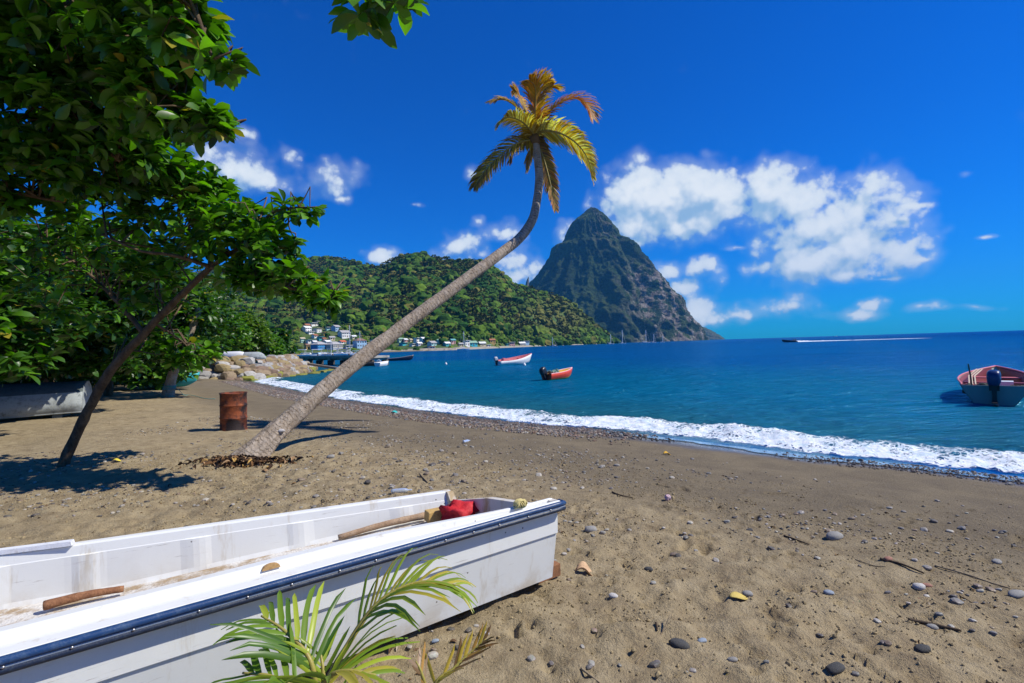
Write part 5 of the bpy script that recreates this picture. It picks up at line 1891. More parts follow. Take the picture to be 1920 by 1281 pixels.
    # pale boats upturned on the stone bank
    for (px, py, dep, hd, L, B, H, m1, lab) in [(420, 668, 47.5, -.25, 2.6, 1.15, .62, white, 'white boat lying upturned on top of the stone bank'), (459, 669, 46.5, .15, 1.7, 1.0, .58, weather, 'short grey-white boat upturned right of the white one on the bank')]:
        q = at_y(px, py, dep)
        skiff('upturned_boat', lab, (q[0], q[1], q[2] + .38), hd, L, B, H, m1, m1, None, m1, None, 0, .85, .05, upturned=True, flare=.75)
    for (px, py, dep, hd, L, lab) in [(185, 700, 33, .15, 3.6, 'left turquoise boat in the shade behind the leaning trunk'), (282, 700, 30, .05, 2.6, 'right turquoise boat beside the headless palm trunk')]:
        q = at_y(px, py, dep); q[2] = gz(q[0], q[1])
        skiff('turquoise_boat', lab, q, hd, L, 1.3, .62, turq, turq, dull, turq, None, 2, .8, .25, .0)
    # blue tarpaulin hung in the shade
    c = at_y(78, 676, 20.5)
    u, v = np.meshgrid(np.linspace(-.45, .45, 16), np.linspace(-.25, .25, 10))
    zz = .10 * np.sin(u * 9) * np.cos(v * 6) - .35 * u * .6 + .05 * fbm2(u * 6, v * 6, 3)
    tb = link('blue_tarpaulin', mesh_np('blue_tarpaulin', np.stack([u.ravel(), v.ravel(), zz.ravel() - .5 * np.abs(v.ravel())], 1), grid_faces(10, 16), [paint('tarp_blue', (.08, .18, .48), .5, .5, (.5, .6, .7), 6, .3)], True))
    tb.modifiers.new('t', 'SOLIDIFY').thickness = .01
    tb.location = tuple(c); tag(tb, 'blue tarpaulin hanging in the dark shade under the left trees', 'tarpaulin')
    mb = MB()
    for sx in (-.48, .48):
        gl = gz(c[0] + sx, c[1]) - c[2]
        mb.tube([(sx, 0, gl - .1), (sx, 0, gl * .5), (sx, 0, -.35 * sx * .6 + .06)], .03, 6)
    o = mb.build('tarpaulin_poles', mat_bark); o.location = tuple(c); o.parent = None
    tag(o, 'two rough poles holding up the blue tarpaulin', 'pole')


# ================================================================== DRUM, STONE BANK, PIER
def drum():
    g0 = on_ground(438, 806)
    root = thing('oil_drum', 'rusty orange-brown oil drum standing on the sand left of the palm', 'drum', g0)
    root.rotation_euler = (0, rad(1.2), 0)
    m, n, b, o = material('rusted_steel')
    co = coord(n)
    f = n.noise(co, 3.2, 7, .66)
    f2 = n.noise(n.mapping(co, (1, 1, 6)), 5, 6, .7)
    c = n.mix(n.ramp(f, .40, .62), (.26, .060, .014), (.050, .014, .008))
    c = n.mix(n.ramp(f2, .52, .72, 0, .8), c, (.34, .11, .028))
    c = n.mix(n.ramp(n.noise(co, 2.2, 4), .48, .58), c, (.018, .009, .008))  # black blotches: leaf shadow painted into the rust colour
    n.put(b.inputs['Base Color'], c); b.inputs['Roughness'].default_value = .75
    b.inputs['Metallic'].default_value = .15
    n.put(b.inputs['Normal'], n.bump(n.math('ADD', f2, n.noise(co, 30, 4, .7)), .6, .012))
    prof = [(.285, -.03), (.297, 0), (.297, .02), (.288, .035), (.286, .26), (.292, .275), (.300, .29), (.292, .305), (.286, .32), (.285, .56), (.292, .575), (.300, .59), (.292, .605), (.286, .62), (.286, .845), (.297, .86), (.299, .875), (.297, .885), (.285, .885), (.280, .86)]
    nn = 48
    a = np.arange(nn) / nn * 2 * math.pi
    V = []
    for (rr, z) in prof:
        r2 = rr * (1 + .012 * fbm2(np.cos(a) * 2 + z * 3, np.sin(a) * 2, 3))
        V.append(np.stack([r2 * np.cos(a), r2 * np.sin(a), np.full(nn, z)], 1))
    link('shell', mesh_np('shell', np.vstack(V), grid_faces(len(prof), nn, True), [m], True), root)
    ld = np.vstack([np.stack([.283 * np.cos(a), .283 * np.sin(a), np.full(nn, .862)], 1), [[0, 0, .855]]])
    lid = link('lid', mesh_np('lid', ld, np.array([(k, (k + 1) % nn, nn) for k in range(nn)]), [m], True), root)
    mb = MB(); mb.tube([(.17, 0, .855), (.17, 0, .868), (.17, 0, .880)], .035, 12); mb.build('bung', m, lid, True)


def stone_bank():
    r = np.random.default_rng(14)
    root = thing('stone_bank', 'sloping bank of piled tan and grey boulders at the end of the beach', 'stone wall', (-23.5, 48, SEA))
    o3 = np.array(root.location)
    mats = []
    for k, (a, b_) in enumerate([((.27, .20, .12), (.14, .10, .06)), ((.31, .30, .28), (.16, .15, .14)), ((.22, .15, .10), (.11, .08, .05)), ((.40, .38, .34), (.22, .2, .16)), ((.29, .22, .10), (.15, .11, .05))]):
        mats.append(paint('boulder_%s' % ('tan', 'grey', 'brown', 'pale', 'ochre')[k], a, .9, .9, b_, 2.2, .8))
    alg = paint('algae_rock', (.22, .22, .03), .8, .9, (.12, .10, .03), 3, .8)
    V, F = ICO2
    protos = {}
    for mi, mt in enumerate(mats + [alg]):
        for v in range(4):
            q = np.sign(V) * np.abs(V) ** .72
            q = q * (1 + .22 * fbm3(V * 1.3 + v * 5 + mi * 11, 3)[:, None])
            protos[mi, v] = mesh_np('boulder', q, F, [mt], False)
    path = np.array([(-29.5, 43.2), (-26, 42.6), (-23.2, 42.6), (-21.9, 45), (-21.9, 50), (-22.8, 56), (-24.0, 61), (-25.5, 65.5)])
    seg = np.concatenate([[0], np.cumsum(np.linalg.norm(np.diff(path, axis=0), axis=1))])
    for row in range(6):
        s = r.uniform(0, .4)
        while s < seg[-1]:
            sz = r.uniform(.34, .68)
            x, y = np.interp(s, seg, path[:, 0]), np.interp(s, seg, path[:, 1])
            i = min(int(np.searchsorted(seg, s)), len(path) - 1)
            t = norm(path[i] - path[max(i - 1, 0)])
            inn = np.array([-t[1], t[0]])
            p = np.array([x, y]) + inn * (.05 + row * .50 + r.uniform(-.12, .12))
            z = SEA + .12 + row * .31 + r.uniform(-.08, .08)
            mi = int(r.choice(5, p=[.34, .2, .2, .12, .14]))
            if row == 0 and s > 7 and r.random() < .4:
                mi = 5
            o = link('boulder', protos[mi, int(r.integers(0, 4))], root)
            o.location = tuple(np.array([p[0], p[1], z]) - o3)
            o.scale = (sz * r.uniform(.9, 1.3), sz * r.uniform(.8, 1.1), sz * r.uniform(.55, .8))
            o.rotation_euler = (r.uniform(-.2, .2), r.uniform(-.2, .2), r.uniform(0, 6.28))
            s += sz * r.uniform(1.35, 1.75)
    # flat weedy rocks at the foot, in the water
    for k in range(9):
        f = k / 8
        q = np.array([np.interp(f, [0, .5, 1], [-22.2, -21.0, -22.3]), 44 + 20 * f])
        o = link('boulder', protos[5, k % 4], root)
        o.location = tuple(np.array([q[0], q[1], SEA + .02]) - o3)
        o.scale = (.5, .8, .14); o.rotation_euler = (0, 0, k)
    # beam lying from the bank over the water
    a, b_ = at_y(586, 684, 58.0), at_y(645, 693, 54.0)
    mb = MB(); d = b_ - a
    R = np.stack([norm(d), norm(np.cross([0, 0, 1], d)), norm(np.cross(d, np.cross([0, 0, 1], d)))], 1)
    mb.box((0, 0, 0), (np.linalg.norm(d) * 1.3, .22, .24), R)
    o = mb.build('timber_beam', paint('beam_grey', (.34, .27, .19), .9, .7, (.15, .1, .06), 3, .6)); o.location = tuple((a + b_) / 2)
    tag(o, 'long grey timber beam reaching from the stone bank over the water', 'beam')


def pier():
    A, B = sea_pt(520, 103.0), sea_pt(712, 76.0)
    A[2] = B[2] = 0
    d = B - A; L = np.linalg.norm(d); u = d / L; v = np.array([-u[1], u[0], 0])
    root = thing('pier', 'low grey concrete pier on square piles crossing behind the palm trunk', 'pier', (A[0], A[1], SEA), math.atan2(d[1], d[0]))
    con = paint('old_concrete', (.46, .44, .38), .9, .9, (.10, .09, .08), 1.2, .6)
    dk = paint('pile_dark', (.10, .08, .06), .9, .9, (.04, .035, .03), 2, .6)
    top = 1.42
    np_ = 9
    for k in range(np_):
        mb = MB(); x = L * k / np_
        mb.box((x + L / np_ / 2, 0, top - .16), (L / np_ - .05, 3.2, .32)); mb.build('deck_slab', con, root)
    mb = MB(); mb.box((L / 2, -1.66, top + .06), (L, .24, .26)); mb.build('kerb', con, root)
    for k in range(1, np_ + 1):
        x = L * k / np_ - .6
        mb = MB(); mb.box((x, 0, top - .48), (.5, 3.0, .30)); mb.build('cap_beam', con, root)
        for sx in (-.45, .45):
            for yy in (-1.2, 1.2):
                mb = MB(); mb.box((x + sx, yy, top - .63 - 1.6), (.40, .40, 3.2)); mb.build('pile', dk, root)
    for k in range(3):
        mb = MB(); mb.tube([(L * (.55 + .14 * k), -1.5, top + .1), (L * (.55 + .14 * k), -1.5, top + .3), (L * (.55 + .14 * k), -1.5, top + .45)], [.13, .11, .15], 10); mb.build('bollard', dk, root, True)
    # dark landing stage under the near end
    q = sea_pt(690, 74)
    mb = MB(); mb.box((0, 0, .42), (3.2, 2.2, .3)); mb.box((0, 0, .1), (2.8, 1.9, .4))
    o = mb.build('landing_stage', dk); o.location = tuple(q); tag(o, 'dark floating landing stage under the near end of the pier', 'pontoon')


def person():
    """small seated figure at the pier head"""
    p = at_y(517, 668, 92.0)
    p[2] = gz(p[0], p[1])
    J = dict(pel=(0, 0, .48), ch=(0, .04, .86), nk=(0, .02, 1.02), hd=(0, -.02, 1.16), ls=(-.17, .03, .93), le=(-.24, -.06, .68), lh=(-.15, -.26, .58), rs=(.17, .03, .93), re=(.24, -.06, .68), rh=(.15, -.26, .58),
             lk=(-.12, -.40, .50), la=(-.12, -.44, .08), lt=(-.12, -.60, .04), rk=(.12, -.40, .50), ra=(.12, -.44, .08), rt=(.12, -.60, .04))
    E = [('pel', 'ch'), ('ch', 'nk'), ('nk', 'hd'), ('ch', 'ls'), ('ls', 'le'), ('le', 'lh'), ('ch', 'rs'), ('rs', 're'), ('re', 'rh'), ('pel', 'lk'), ('lk', 'la'), ('la', 'lt'), ('pel', 'rk'), ('rk', 'ra'), ('ra', 'rt')]
    Rr = dict(pel=.15, ch=.15, nk=.055, hd=.105, ls=.07, le=.045, lh=.035, rs=.07, re=.045, rh=.035, lk=.07, la=.042, lt=.035, rk=.07, ra=.042, rt=.035)
    ks = list(J)
    me = bpy.data.meshes.new('person')
    me.from_pydata([J[k] for k in ks], [(ks.index(a), ks.index(b)) for a, b in E], [])
    m, n, b, o = material('seated_figure')
    sp = n.n('ShaderNodeSeparateXYZ'); n.put(sp.inputs[0], coord(n))
    c = n.mix(n.ramp(sp.outputs[2], .99, 1.0), (.52, .07, .035), (.12, .06, .04))
    c = n.mix(n.ramp(sp.outputs[2], .555, .545), c, (.05, .06, .10))
    n.put(b.inputs['Base Color'], c); b.inputs['Roughness'].default_value = .8
    me.materials.append(m)
    ob = link('person', me)
    ob.modifiers.new('skin', 'SKIN')
    ob.modifiers.new('sub', 'SUBSURF').levels = 1
    sk = me.skin_vertices[0].data
    for i, k in enumerate(ks):
        sk[i].radius = (Rr[k], Rr[k]); sk[i].use_root = (k == 'pel')
    ob.location = tuple(p); ob.rotation_euler = (0, 0, .5)
    tag(ob, 'seated person in an orange-red top at the landward end of the pier', 'person')
    mb = MB(); mb.box((0, .05, .17), (.5, .4, .34)); st = mb.build('concrete_block', paint('seat_stone', (.3, .26, .2), .9, .6))
    st.location = tuple(p); tag(st, 'block the seated person at the pier head sits on', 'block')


# ================================================================== VILLAGE
WALLC = dict(white=(.74, .74, .71), cream=(.62, .54, .36), yellow=(.66, .46, .12), aqua=(.34, .60, .60), turquoise=(.03, .42, .52), blue=(.04, .24, .52), teal=(.05, .34, .36), mint=(.42, .62, .48), pink=(.62, .36, .34),
             ochre=(.48, .31, .10), grey=(.42, .42, .40), lilac=(.50, .50, .62), skyblue=(.30, .48, .66))
ROOFC = dict(white=(.70, .71, .70), grey=(.36, .35, .34), rust=(.34, .13, .06), brown=(.22, .13, .09), green=(.24, .40, .28), teal=(.12, .36, .36), cream=(.56, .48, .32), red=(.50, .12, .05))
VILLAGE = [  # px, py of the base, width px, height px, wall, roof, kind, label
    (582, 611, 16, 5, 'white', 'white', 'flat', 'long white flat-roofed house highest on the village slope'),
    (593, 608, 8, 5, 'cream', 'white', 'flat', 'small cream house beside the highest long white house'),
    (572, 615, 10, 5, 'yellow', 'rust', 'gable', 'yellow house below the highest white house'),
    (571, 622, 14, 7, 'white', 'white', 'gable', 'white house with blue windows under the yellow one'),
    (577, 626, 12, 4, 'white', 'white', 'flat', 'low white annex in front of the blue-windowed house'),
    (591, 623, 13, 7, 'white', 'cream', 'flat', 'white two-window house right of the blue-windowed house'),
    (604, 631, 9, 7, 'yellow', 'rust', 'flat', 'narrow orange-yellow house in the middle of the slope'),
    (626, 621, 13, 8, 'skyblue', 'grey', 'gable', 'blue house with grey gable left of the thick mast'),
    (612, 619, 9, 5, 'aqua', 'white', 'flat', 'pale aqua house left of the blue gabled house'),
    (641, 633, 18, 9, 'white', 'grey', 'gable', 'large white gabled house just left of the thick mast'),
    (596, 638, 9, 6, 'teal', 'teal', 'flat', 'small teal box house below the orange-yellow one'),
    (578, 644, 14, 7, 'white', 'green', 'flat', 'white house with pale green flat roof at the slope foot'),
    (563, 643, 7, 8, 'mint', 'cream', 'gable', 'narrow mint house at the left end of the village'),
    (594, 655, 25, 9, 'blue', 'grey', 'hip', 'wide bright blue house with grey hipped roof on the waterfront'),
    (622, 654, 27, 8, 'grey', 'grey', 'hip', 'wide shed with grey hipped roof on the waterfront'),
    (571, 655, 8, 8, 'ochre', 'brown', 'gable', 'ochre shack at the left of the bright blue house'),
    (670, 652, 20, 13, 'skyblue', 'brown', 'hip', 'tall blue house with brown hipped roof by the palm trunk'),
    (637, 645, 11, 4, 'white', 'red', 'gable', 'little white house with orange-red roof'),
    (686, 652, 12, 9, 'cream', 'cream', 'flat', 'cream porch house half hidden by the palm trunk'),
    (696, 645, 9, 7, 'white', 'white', 'flat', 'white house peeking out left above the palm trunk'),
    (746, 642, 9, 6, 'mint', 'green', 'gable', 'mint house at the left end of the shore row'),
    (755, 643, 8, 6, 'pink', 'white', 'gable', 'pink house with white eaves in the shore row'),
    (765, 641, 6, 4, 'cream', 'cream', 'gable', 'tiny cream house between the pink and the tall white house'),
    (777, 643, 10, 9, 'white', 'white', 'flat', 'tall white two-storey house in the shore row'),
    (788, 642, 10, 7, 'aqua', 'white', 'gable', 'aqua house with white roof right of the tall white house'),
    (751, 648, 12, 5, 'turquoise', 'teal', 'flat', 'low turquoise house below the pink house'),
    (769, 649, 10, 4, 'white', 'white', 'flat', 'long low white house by the shore trees'),
    (781, 648, 9, 4, 'lilac', 'white', 'gable', 'low lilac house below the tall white house'),
    (805, 649, 14, 6, 'aqua', 'grey', 'gable', 'pale aqua house with an outside stair'),
    (804, 655, 11, 5, 'white', 'rust', 'flat', 'white and pink shack right at the water edge'),
    (820, 644, 11, 5, 'mint', 'green', 'gable', 'green-roofed mint house above the shore row'),
    (833, 649, 11, 5, 'teal', 'white', 'gable', 'teal house left of the anchored yacht'),
    (844, 645, 9, 7, 'pink', 'teal', 'gable', 'pink house with teal roof left of the anchored yacht'),
    (869, 648, 11, 9, 'white', 'white', 'flat', 'white two-storey house behind the anchored yacht'),
    (881, 649, 15, 6, 'turquoise', 'green', 'gable', 'vivid turquoise house right of the anchored yacht'),
    (899, 649, 12, 5, 'cream', 'white', 'gable', 'cream house with pale roof right of the turquoise one'),
    (918, 644, 11, 6, 'ochre', 'rust', 'gable', 'tan house standing higher among the trees'),
    (946, 650, 6, 5, 'teal', 'teal', 'flat', 'small teal hut beside the pink-fronted house'),
    (955, 650, 11, 8, 'pink', 'white', 'flat', 'pink and white two-storey house near the right end'),
    (975, 649, 12, 5, 'grey', 'white', 'gable', 'grey-white house at the right end of the shore row'),
    (981, 644, 13, 4, 'skyblue', 'white', 'flat', 'blue-fronted flat-roofed house above the right end'),
    (877, 636, 6, 4, 'white', 'white', 'gable', 'tiny bright white house alone in the trees above the yacht'),
    (609, 647, 12, 6, 'white', 'white', 'gable', 'white gabled house between the two wide waterfront roofs'),
    (618, 638, 9, 5, 'cream', 'grey', 'gable', 'cream house with grey roof above the wide shed'),
    (586, 634, 9, 5, 'white', 'rust', 'gable', 'white house with rusty roof left of the teal box house'),
    (652, 645, 9, 6, 'white', 'grey', 'flat', 'white flat-topped house right behind the thick mast'),
    (659, 636, 8, 5, 'cream', 'white', 'gable', 'cream house with white gable up the slope right of the thick mast'),
    (648, 654, 12, 6, 'white', 'white', 'flat', 'low white shed at the foot of the thick mast'),
    (585, 646, 8, 5, 'lilac', 'white', 'gable', 'lilac house just above the bright blue house'),
    (603, 640, 6, 5, 'pink', 'rust', 'gable', 'small pink house right of the teal box house'),
    (706, 652, 9, 6, 'white', 'rust', 'gable', 'white rusty-roofed house right behind the palm trunk edge'),
    (859, 650, 8, 5, 'cream', 'grey', 'gable', 'small cream house left of the yacht mast on the shore'),
    (909, 651, 9, 4, 'white', 'white', 'flat', 'low white boathouse between the cream and the tan house')]
HOUSE_PX.extend([(a, b, c) for a, b, c, *_ in VILLAGE])


def village():
    r = np.random.default_rng(9)
    glass = paint('window_dark', (.03, .045, .06), .25, .1)
    for (px, py, wp, hp, wc, rc, kind, lab) in VILLAGE:
        P = hill_hit(px, py)
        dep = P[1]
        k = dep / FPX
        Wm, Hm = wp * k, hp * k
        Dm = min(Wm * .8, 8.0)
        z0 = EYE[2] + (ray(px, py) * (dep / ray(px, py)[1]))[2]
        yaw = math.atan2(P[0], P[1]) * -1 + .62 + r.uniform(-.25, .25)
        t = thing('village_house', lab, 'house', (P[0], P[1], z0), yaw, 'houses of the bay village')
        wm = paint('wall_' + wc, WALLC[wc], .85, .35, tuple(c * .6 for c in WALLC[wc]), .6, .1)
        rm = paint('roof_' + rc, ROOFC[rc], .7, .5, tuple(c * .55 for c in ROOFC[rc]), .5, .1)
        mb = MB(); mb.box((0, 0, Hm / 2 - 1.5), (Wm, Dm, Hm + 3.0))
        rh = {'flat': .3, 'gable': min(Wm, Dm) * .28, 'hip': min(Wm, Dm) * .30}[kind]
        if kind == 'gable':
            mb.add([(-Wm / 2, -Dm / 2, Hm), (-Wm / 2, Dm / 2, Hm), (-Wm / 2, 0, Hm + rh), (Wm / 2, -Dm / 2, Hm), (Wm / 2, Dm / 2, Hm), (Wm / 2, 0, Hm + rh)], [], [(0, 2, 1), (3, 4, 5)])
        mb.build('wall', wm, t)
        rf = MB(); e = .5
        if kind == 'flat':
            rf.box((0, -.3, Hm + .16), (Wm + 1.0, Dm + 1.6, .30))
        elif kind == 'gable':
            for sy_ in (-1, 1):
                a = [(-Wm / 2 - e, sy_ * (Dm / 2 + e), Hm - .25), (Wm / 2 + e, sy_ * (Dm / 2 + e), Hm - .25), (Wm / 2 + e, 0, Hm + rh + .08), (-Wm / 2 - e, 0, Hm + rh + .08)]
                b_ = [(x, y, z + .16) for x, y, z in a]
                rf.add(a + b_, [(0, 3, 2, 1), (4, 5, 6, 7), (0, 1, 5, 4), (1, 2, 6, 5), (3, 0, 4, 7)])
        else:
            q = max(Wm / 2 - Dm * .42, .4)
            rf.add([(-Wm / 2 - e, -Dm / 2 - e, Hm - .1), (Wm / 2 + e, -Dm / 2 - e, Hm - .1), (Wm / 2 + e, Dm / 2 + e, Hm - .1), (-Wm / 2 - e, Dm / 2 + e, Hm - .1), (-q, 0, Hm + rh), (q, 0, Hm + rh)],
                   [(0, 1, 5, 4), (2, 3, 4, 5), (0, 3, 2, 1)], [(1, 2, 5), (3, 0, 4)])
        rf.build('roof', rm, t)
        nw = max(2, int(Wm / 2.2))
        floors = 2 if Hm > 3.6 else 1
        for fl in range(floors):
            for i in range(nw):
                x = -Wm / 2 + Wm * (i + .5) / nw
                zc = Hm * ((fl + .55) / floors)
                if fl == 0 and i == nw // 2:
                    mb = MB(); mb.box((x, -Dm / 2 - .02, Hm / floors * .42), (.95, .10, Hm / floors * .8)); mb.build('door', paint('door_brown', (.12, .07, .04), .7, .3), t)
                else:
                    mb = MB(); mb.box((x, -Dm / 2 - .02, zc), (min(1.3, Wm / nw * .55), .10, min(1.2, Hm / floors * .45))); mb.build('window', glass, t)
    # street lamp on the waterfront
    p = sea_pt(656, 300); p[2] = 1


# ================================================================== SMALL THINGS ON THE SAND
def rock_np(v, seed, sq=.8):
    q = np.sign(v) * np.abs(v) ** sq
    return q * (1 + .20 * fbm3(v * 1.2 + seed * 4.3, 2)[:, None])


def details():
    r = np.random.default_rng(99)
    grey = paint('stone_grey', (.28, .27, .24), .8, .6, (.15, .15, .15), 14, .4)
    pale = paint('stone_pale', (.48, .46, .42), .8, .5, (.3, .28, .25), 14, .4)
    blue = paint('stone_bluegrey', (.26, .31, .36), .75, .5, (.15, .18, .2), 14, .4)
    dark = paint('stone_dark', (.055, .055, .05), .8, .5, (.12, .11, .10), 14, .5)
    redd = paint('stone_red', (.32, .15, .10), .8, .5, (.2, .1, .07), 14, .4)
    V, F = ICO2
    G = 'loose stones on the sand'
    same = 'small rounded pebble lying loose on the open sand'
    ST = [(1108, 995, 11, grey, 'rounded grey stone right of the white boat rail end'), (1112, 1005, 4, pale, same), (1286, 1009, 5, dark, same), (1150, 1119, 8, pale, 'pale triangular stone on the bare sand right of the boat'), (1114, 1184, 6, blue, same),
          (1274, 1212, 17, dark, 'large rough dark rock half sunk in the foreground sand'), (1316, 1203, 8, blue, 'smooth blue-grey stone right of the large dark rock'), (1233, 1243, 6, grey, same), (1402, 1115, 9, grey, 'flat grey stone above the curved scrape in the sand'),
          (1479, 1138, 6, blue, same), (1374, 1239, 9, grey, 'grey-green flat stone in the bottom foreground'), (1299, 1259, 6, pale, same), (1225, 1094, 5, pale, same), (1216, 1069, 7, dark, 'dark brown lump on the sand right of the timber chock'), (1034, 1245, 5, pale, same),
          (1466, 968, 6, pale, same), (1437, 1242, 5, pale, same), (1565, 1009, 14, grey, 'large smooth oval grey stone at mid beach'), (1554, 1113, 8, blue, 'round blue-grey stone near the middle of the right sand'), (1723, 1103, 11, pale, 'flat pale stone touching a reddish one'),
          (1737, 1099, 8, redd, 'reddish stone touching a flat pale one'), (1748, 1178, 9, grey, 'grey stone lying on the dark twig'), (1664, 1208, 7, blue, same), (1730, 1219, 11, dark, 'dark oval stone near the bottom right'), (1567, 1256, 16, dark, 'angular dark slab stone at the bottom edge'),
          (1537, 1193, 6, grey, same), (1869, 1055, 8, grey, 'flat dark grey stone near the right edge'), (1906, 1117, 13, grey, 'rough grey stone at the right frame edge'), (1526, 1111, 5, pale, same), (1645, 1166, 6, pale, same), (1784, 1176, 5, pale, same),
          (816, 1203, 6, blue, 'blue-grey pebble beside the white hull shadow'), (912, 1189, 6, pale, 'pale pebble right of the seedling by the hull'), (879, 1183, 6, pale, same), (893, 1175, 5, pale, same), (1040, 1052, 4, pale, same), (1058, 1040, 5, pale, same), (1066, 1032, 4, pale, same),
          (1604, 1265, 6, dark, same), (1715, 1052, 6, grey, same), (1738, 1066, 7, grey, same), (1665, 1050, 8, redd, 'brownish flat stone beside the long driftwood stick'), (858, 1215, 6, dark, same), (690, 905, 6, grey, same), (735, 915, 5, grey, same), (800, 890, 6, grey, same), (870, 904, 6, blue, same),
          (620, 858, 7, grey, 'flat grey stone right of the palm foot'), (640, 852, 6, grey, same), (727, 839, 5, pale, same), (740, 862, 5, pale, same), (808, 873, 5, blue, same), (798, 882, 5, blue, same), (910, 867, 5, pale, same)]
    pm = {}
    extra = []
    for i, (px, py, s, mt, lab) in enumerate(ST):
        p = on_ground(px, py)
        k = s * p[1] / FPX
        if lab is same:
            extra.append((p[0], p[1], p[2] + k * .2, k * .9))
            continue
        key = (mt.name, i % 4)
        if key not in pm:
            pm[key] = mesh_np('beach_stone', rock_np(V, i % 4 + len(mt.name)), F, [mt], True)
        o = link('beach_stone', pm[key])
        o.location = (p[0], p[1], p[2] + k * .22)
        o.scale = (k * r.uniform(.95, 1.25), k * r.uniform(.7, .9), k * r.uniform(.42, .62))
        o.rotation_euler = (r.uniform(-.15, .15), r.uniform(-.15, .15), r.uniform(-.5, .5))
        tag(o, lab, 'stone', G)
    # driftwood and sticks
    tw = bark_mat('driftwood', (.06, .042, .028), (.13, .095, .06), 20, bump=.5)
    tl = bark_mat('driftwood_pale', (.24, .18, .11), (.34, .27, .17), 20, bump=.5)
    ST2 = [([(1753, 1062), (1810, 1078), (1870, 1098), (1925, 1113)], .006, tl, 'long pale cane lying toward the right edge'), ([(1650, 1050), (1690, 1060), (1732, 1077)], .010, tw, 'dark driftwood stick in the middle right sand'),
           ([(1703, 1166), (1745, 1174), (1803, 1187)], .013, tw, 'dark rough twig under the grey stone'), ([(1470, 1006), (1493, 1014), (1517, 1023)], .009, tw, 'short dark stick left of the large oval stone'),
           ([(1258, 1168), (1240, 1190), (1215, 1215), (1192, 1245)], .004, tl, 'thin dry stem sticking up beside the large dark rock'), ([(1148, 924), (1160, 929), (1186, 935)], .010, tw, 'small dark stick behind the boat rail end'),
           ([(1765, 1115), (1800, 1120), (1838, 1142)], .006, tw, 'thin dark twig below the long pale cane'), ([(1604, 1050), (1640, 1062), (1661, 1063)], .004, tl, 'thin pale root left of the dark driftwood stick'),
           ([(1090, 1256), (1108, 1270), (1126, 1284)], .007, tl, 'pale stick at the bottom edge right of the dry frond'), ([(1230, 1170), (1232, 1178), (1232, 1185)], .008, tw, 'stub of dark wood left of the thin dry stem'),
           ([(787, 890), (796, 900), (802, 906)], .012, tl, 'short tan stick behind the white boat')]
    for (pts, rr, mt, lab) in ST2:
        P = np.array([on_ground(*q) for q in pts]); P[:, 2] += rr * 1.0
        if lab.startswith('thin dry stem'):
            P[0, 2] += .05
        C = catmull(P, 18) if len(P) > 2 else P
        mb = MB(); mb.tube(C - P[0], np.linspace(rr, rr * .6, len(C)) * (1 + .25 * fbm2(np.arange(len(C)) * .8, np.zeros(len(C)) + rr * 999, 2)), 7)
        o = mb.build('driftwood_stick', mt, None, True); o.location = tuple(P[0]); tag(o, lab, 'stick', 'driftwood sticks')
    # litter
    def bottle(px, py, L, rr, mat, lab, yaw):
        p = on_ground(px, py)
        mb = MB(); x = np.array([0, .04, .1, .55, .70, .80, .82, .92, 1.0]) * L - L / 2
        mb.tube(np.stack([x, x * 0, x * 0], 1), np.array([.7, .95, 1, 1, .9, .5, .36, .36, .34]) * rr, 14)
        o = mb.build('plastic_bottle', mat, None, True); o.location = (p[0], p[1], p[2] + rr * .9); o.rotation_euler = (0, 0, yaw); tag(o, lab, 'bottle')
    mpl, n, b, o_ = material('clear_plastic')
    b.inputs['Base Color'].default_value = (.75, .82, .86, 1); b.inputs['Roughness'].default_value = .12; b.inputs['Transmission Weight'].default_value = .6
    n.put(b.inputs['Normal'], n.bump(n.noise(coord(n), 30, 3), .3, .01))
    bottle(753, 925, .25, .033, mpl, 'clear plastic bottle lying behind the white boat', .25)
    bottle(875, 830, .20, .032, mpl, 'clear plastic bottle on the damp sand near the pebbles', .9)
    # crumpled pink packet, dry leaves, turquoise scrap
    def leafobj(nm, lab, px, py, L, col, curl, cat):
        p = on_ground(px, py)
        xs = np.linspace(0, 1, 9); Vv = []
        for x in xs:
            wd = .32 * math.sin(math.pi * (.06 + .9 * x)) ** .8
            for t in (-1, -.5, 0, .5, 1):
                Vv.append((L * (x - .5), L * wd * t, L * (curl * (t * t) * wd + .25 * curl * math.sin(x * 5))))
        o = link(nm, mesh_np(nm, np.array(Vv), grid_faces(9, 5), [paint(nm + '_%d' % px, col, .8, .7, tuple(c * .5 for c in col), 18, .5)], True))
        o.modifiers.new('t', 'SOLIDIFY').thickness = .003
        o.location = (p[0], p[1], p[2] + .012); o.rotation_euler = (.15, .1, r.uniform(-.6, .6)); tag(o, lab, cat)
    leafobj('dry_leaf', 'curled pale orange dry leaf right of the timber chock', 1097, 1076, .15, (.55, .36, .20), .8, 'leaf')
    leafobj('fallen_leaf', 'single yellow leaf on the damp sand near the foam', 1251, 853, .15, (.62, .36, .03), .5, 'leaf')
    leafobj('fallen_leaf', 'yellow leaf on the sand beside the curved scrape', 1385, 1123, .12, (.55, .42, .10), .2, 'leaf')
    leafobj('fallen_leaf', 'yellow leaf in the tree shade left of the palm', 219, 865, .12, (.60, .50, .05), .4, 'leaf')
    leafobj('cloth_scrap', 'turquoise scrap lying on the pebble band', 741, 775, .28, (.03, .45, .42), .4, 'litter')
    p = on_ground(1252, 938)
    Vb = rock_np(ICO3[0], 3, .8) * (1 + .18 * fbm3(ICO3[0] * 4, 3)[:, None]) * [.034, .028, .036]
    o = link('crumpled_packet', mesh_np('crumpled_packet', Vb, ICO3[1], [paint('packet_pink', (.55, .34, .36), .4, .9, (.75, .75, .80), 30, .4)], False))
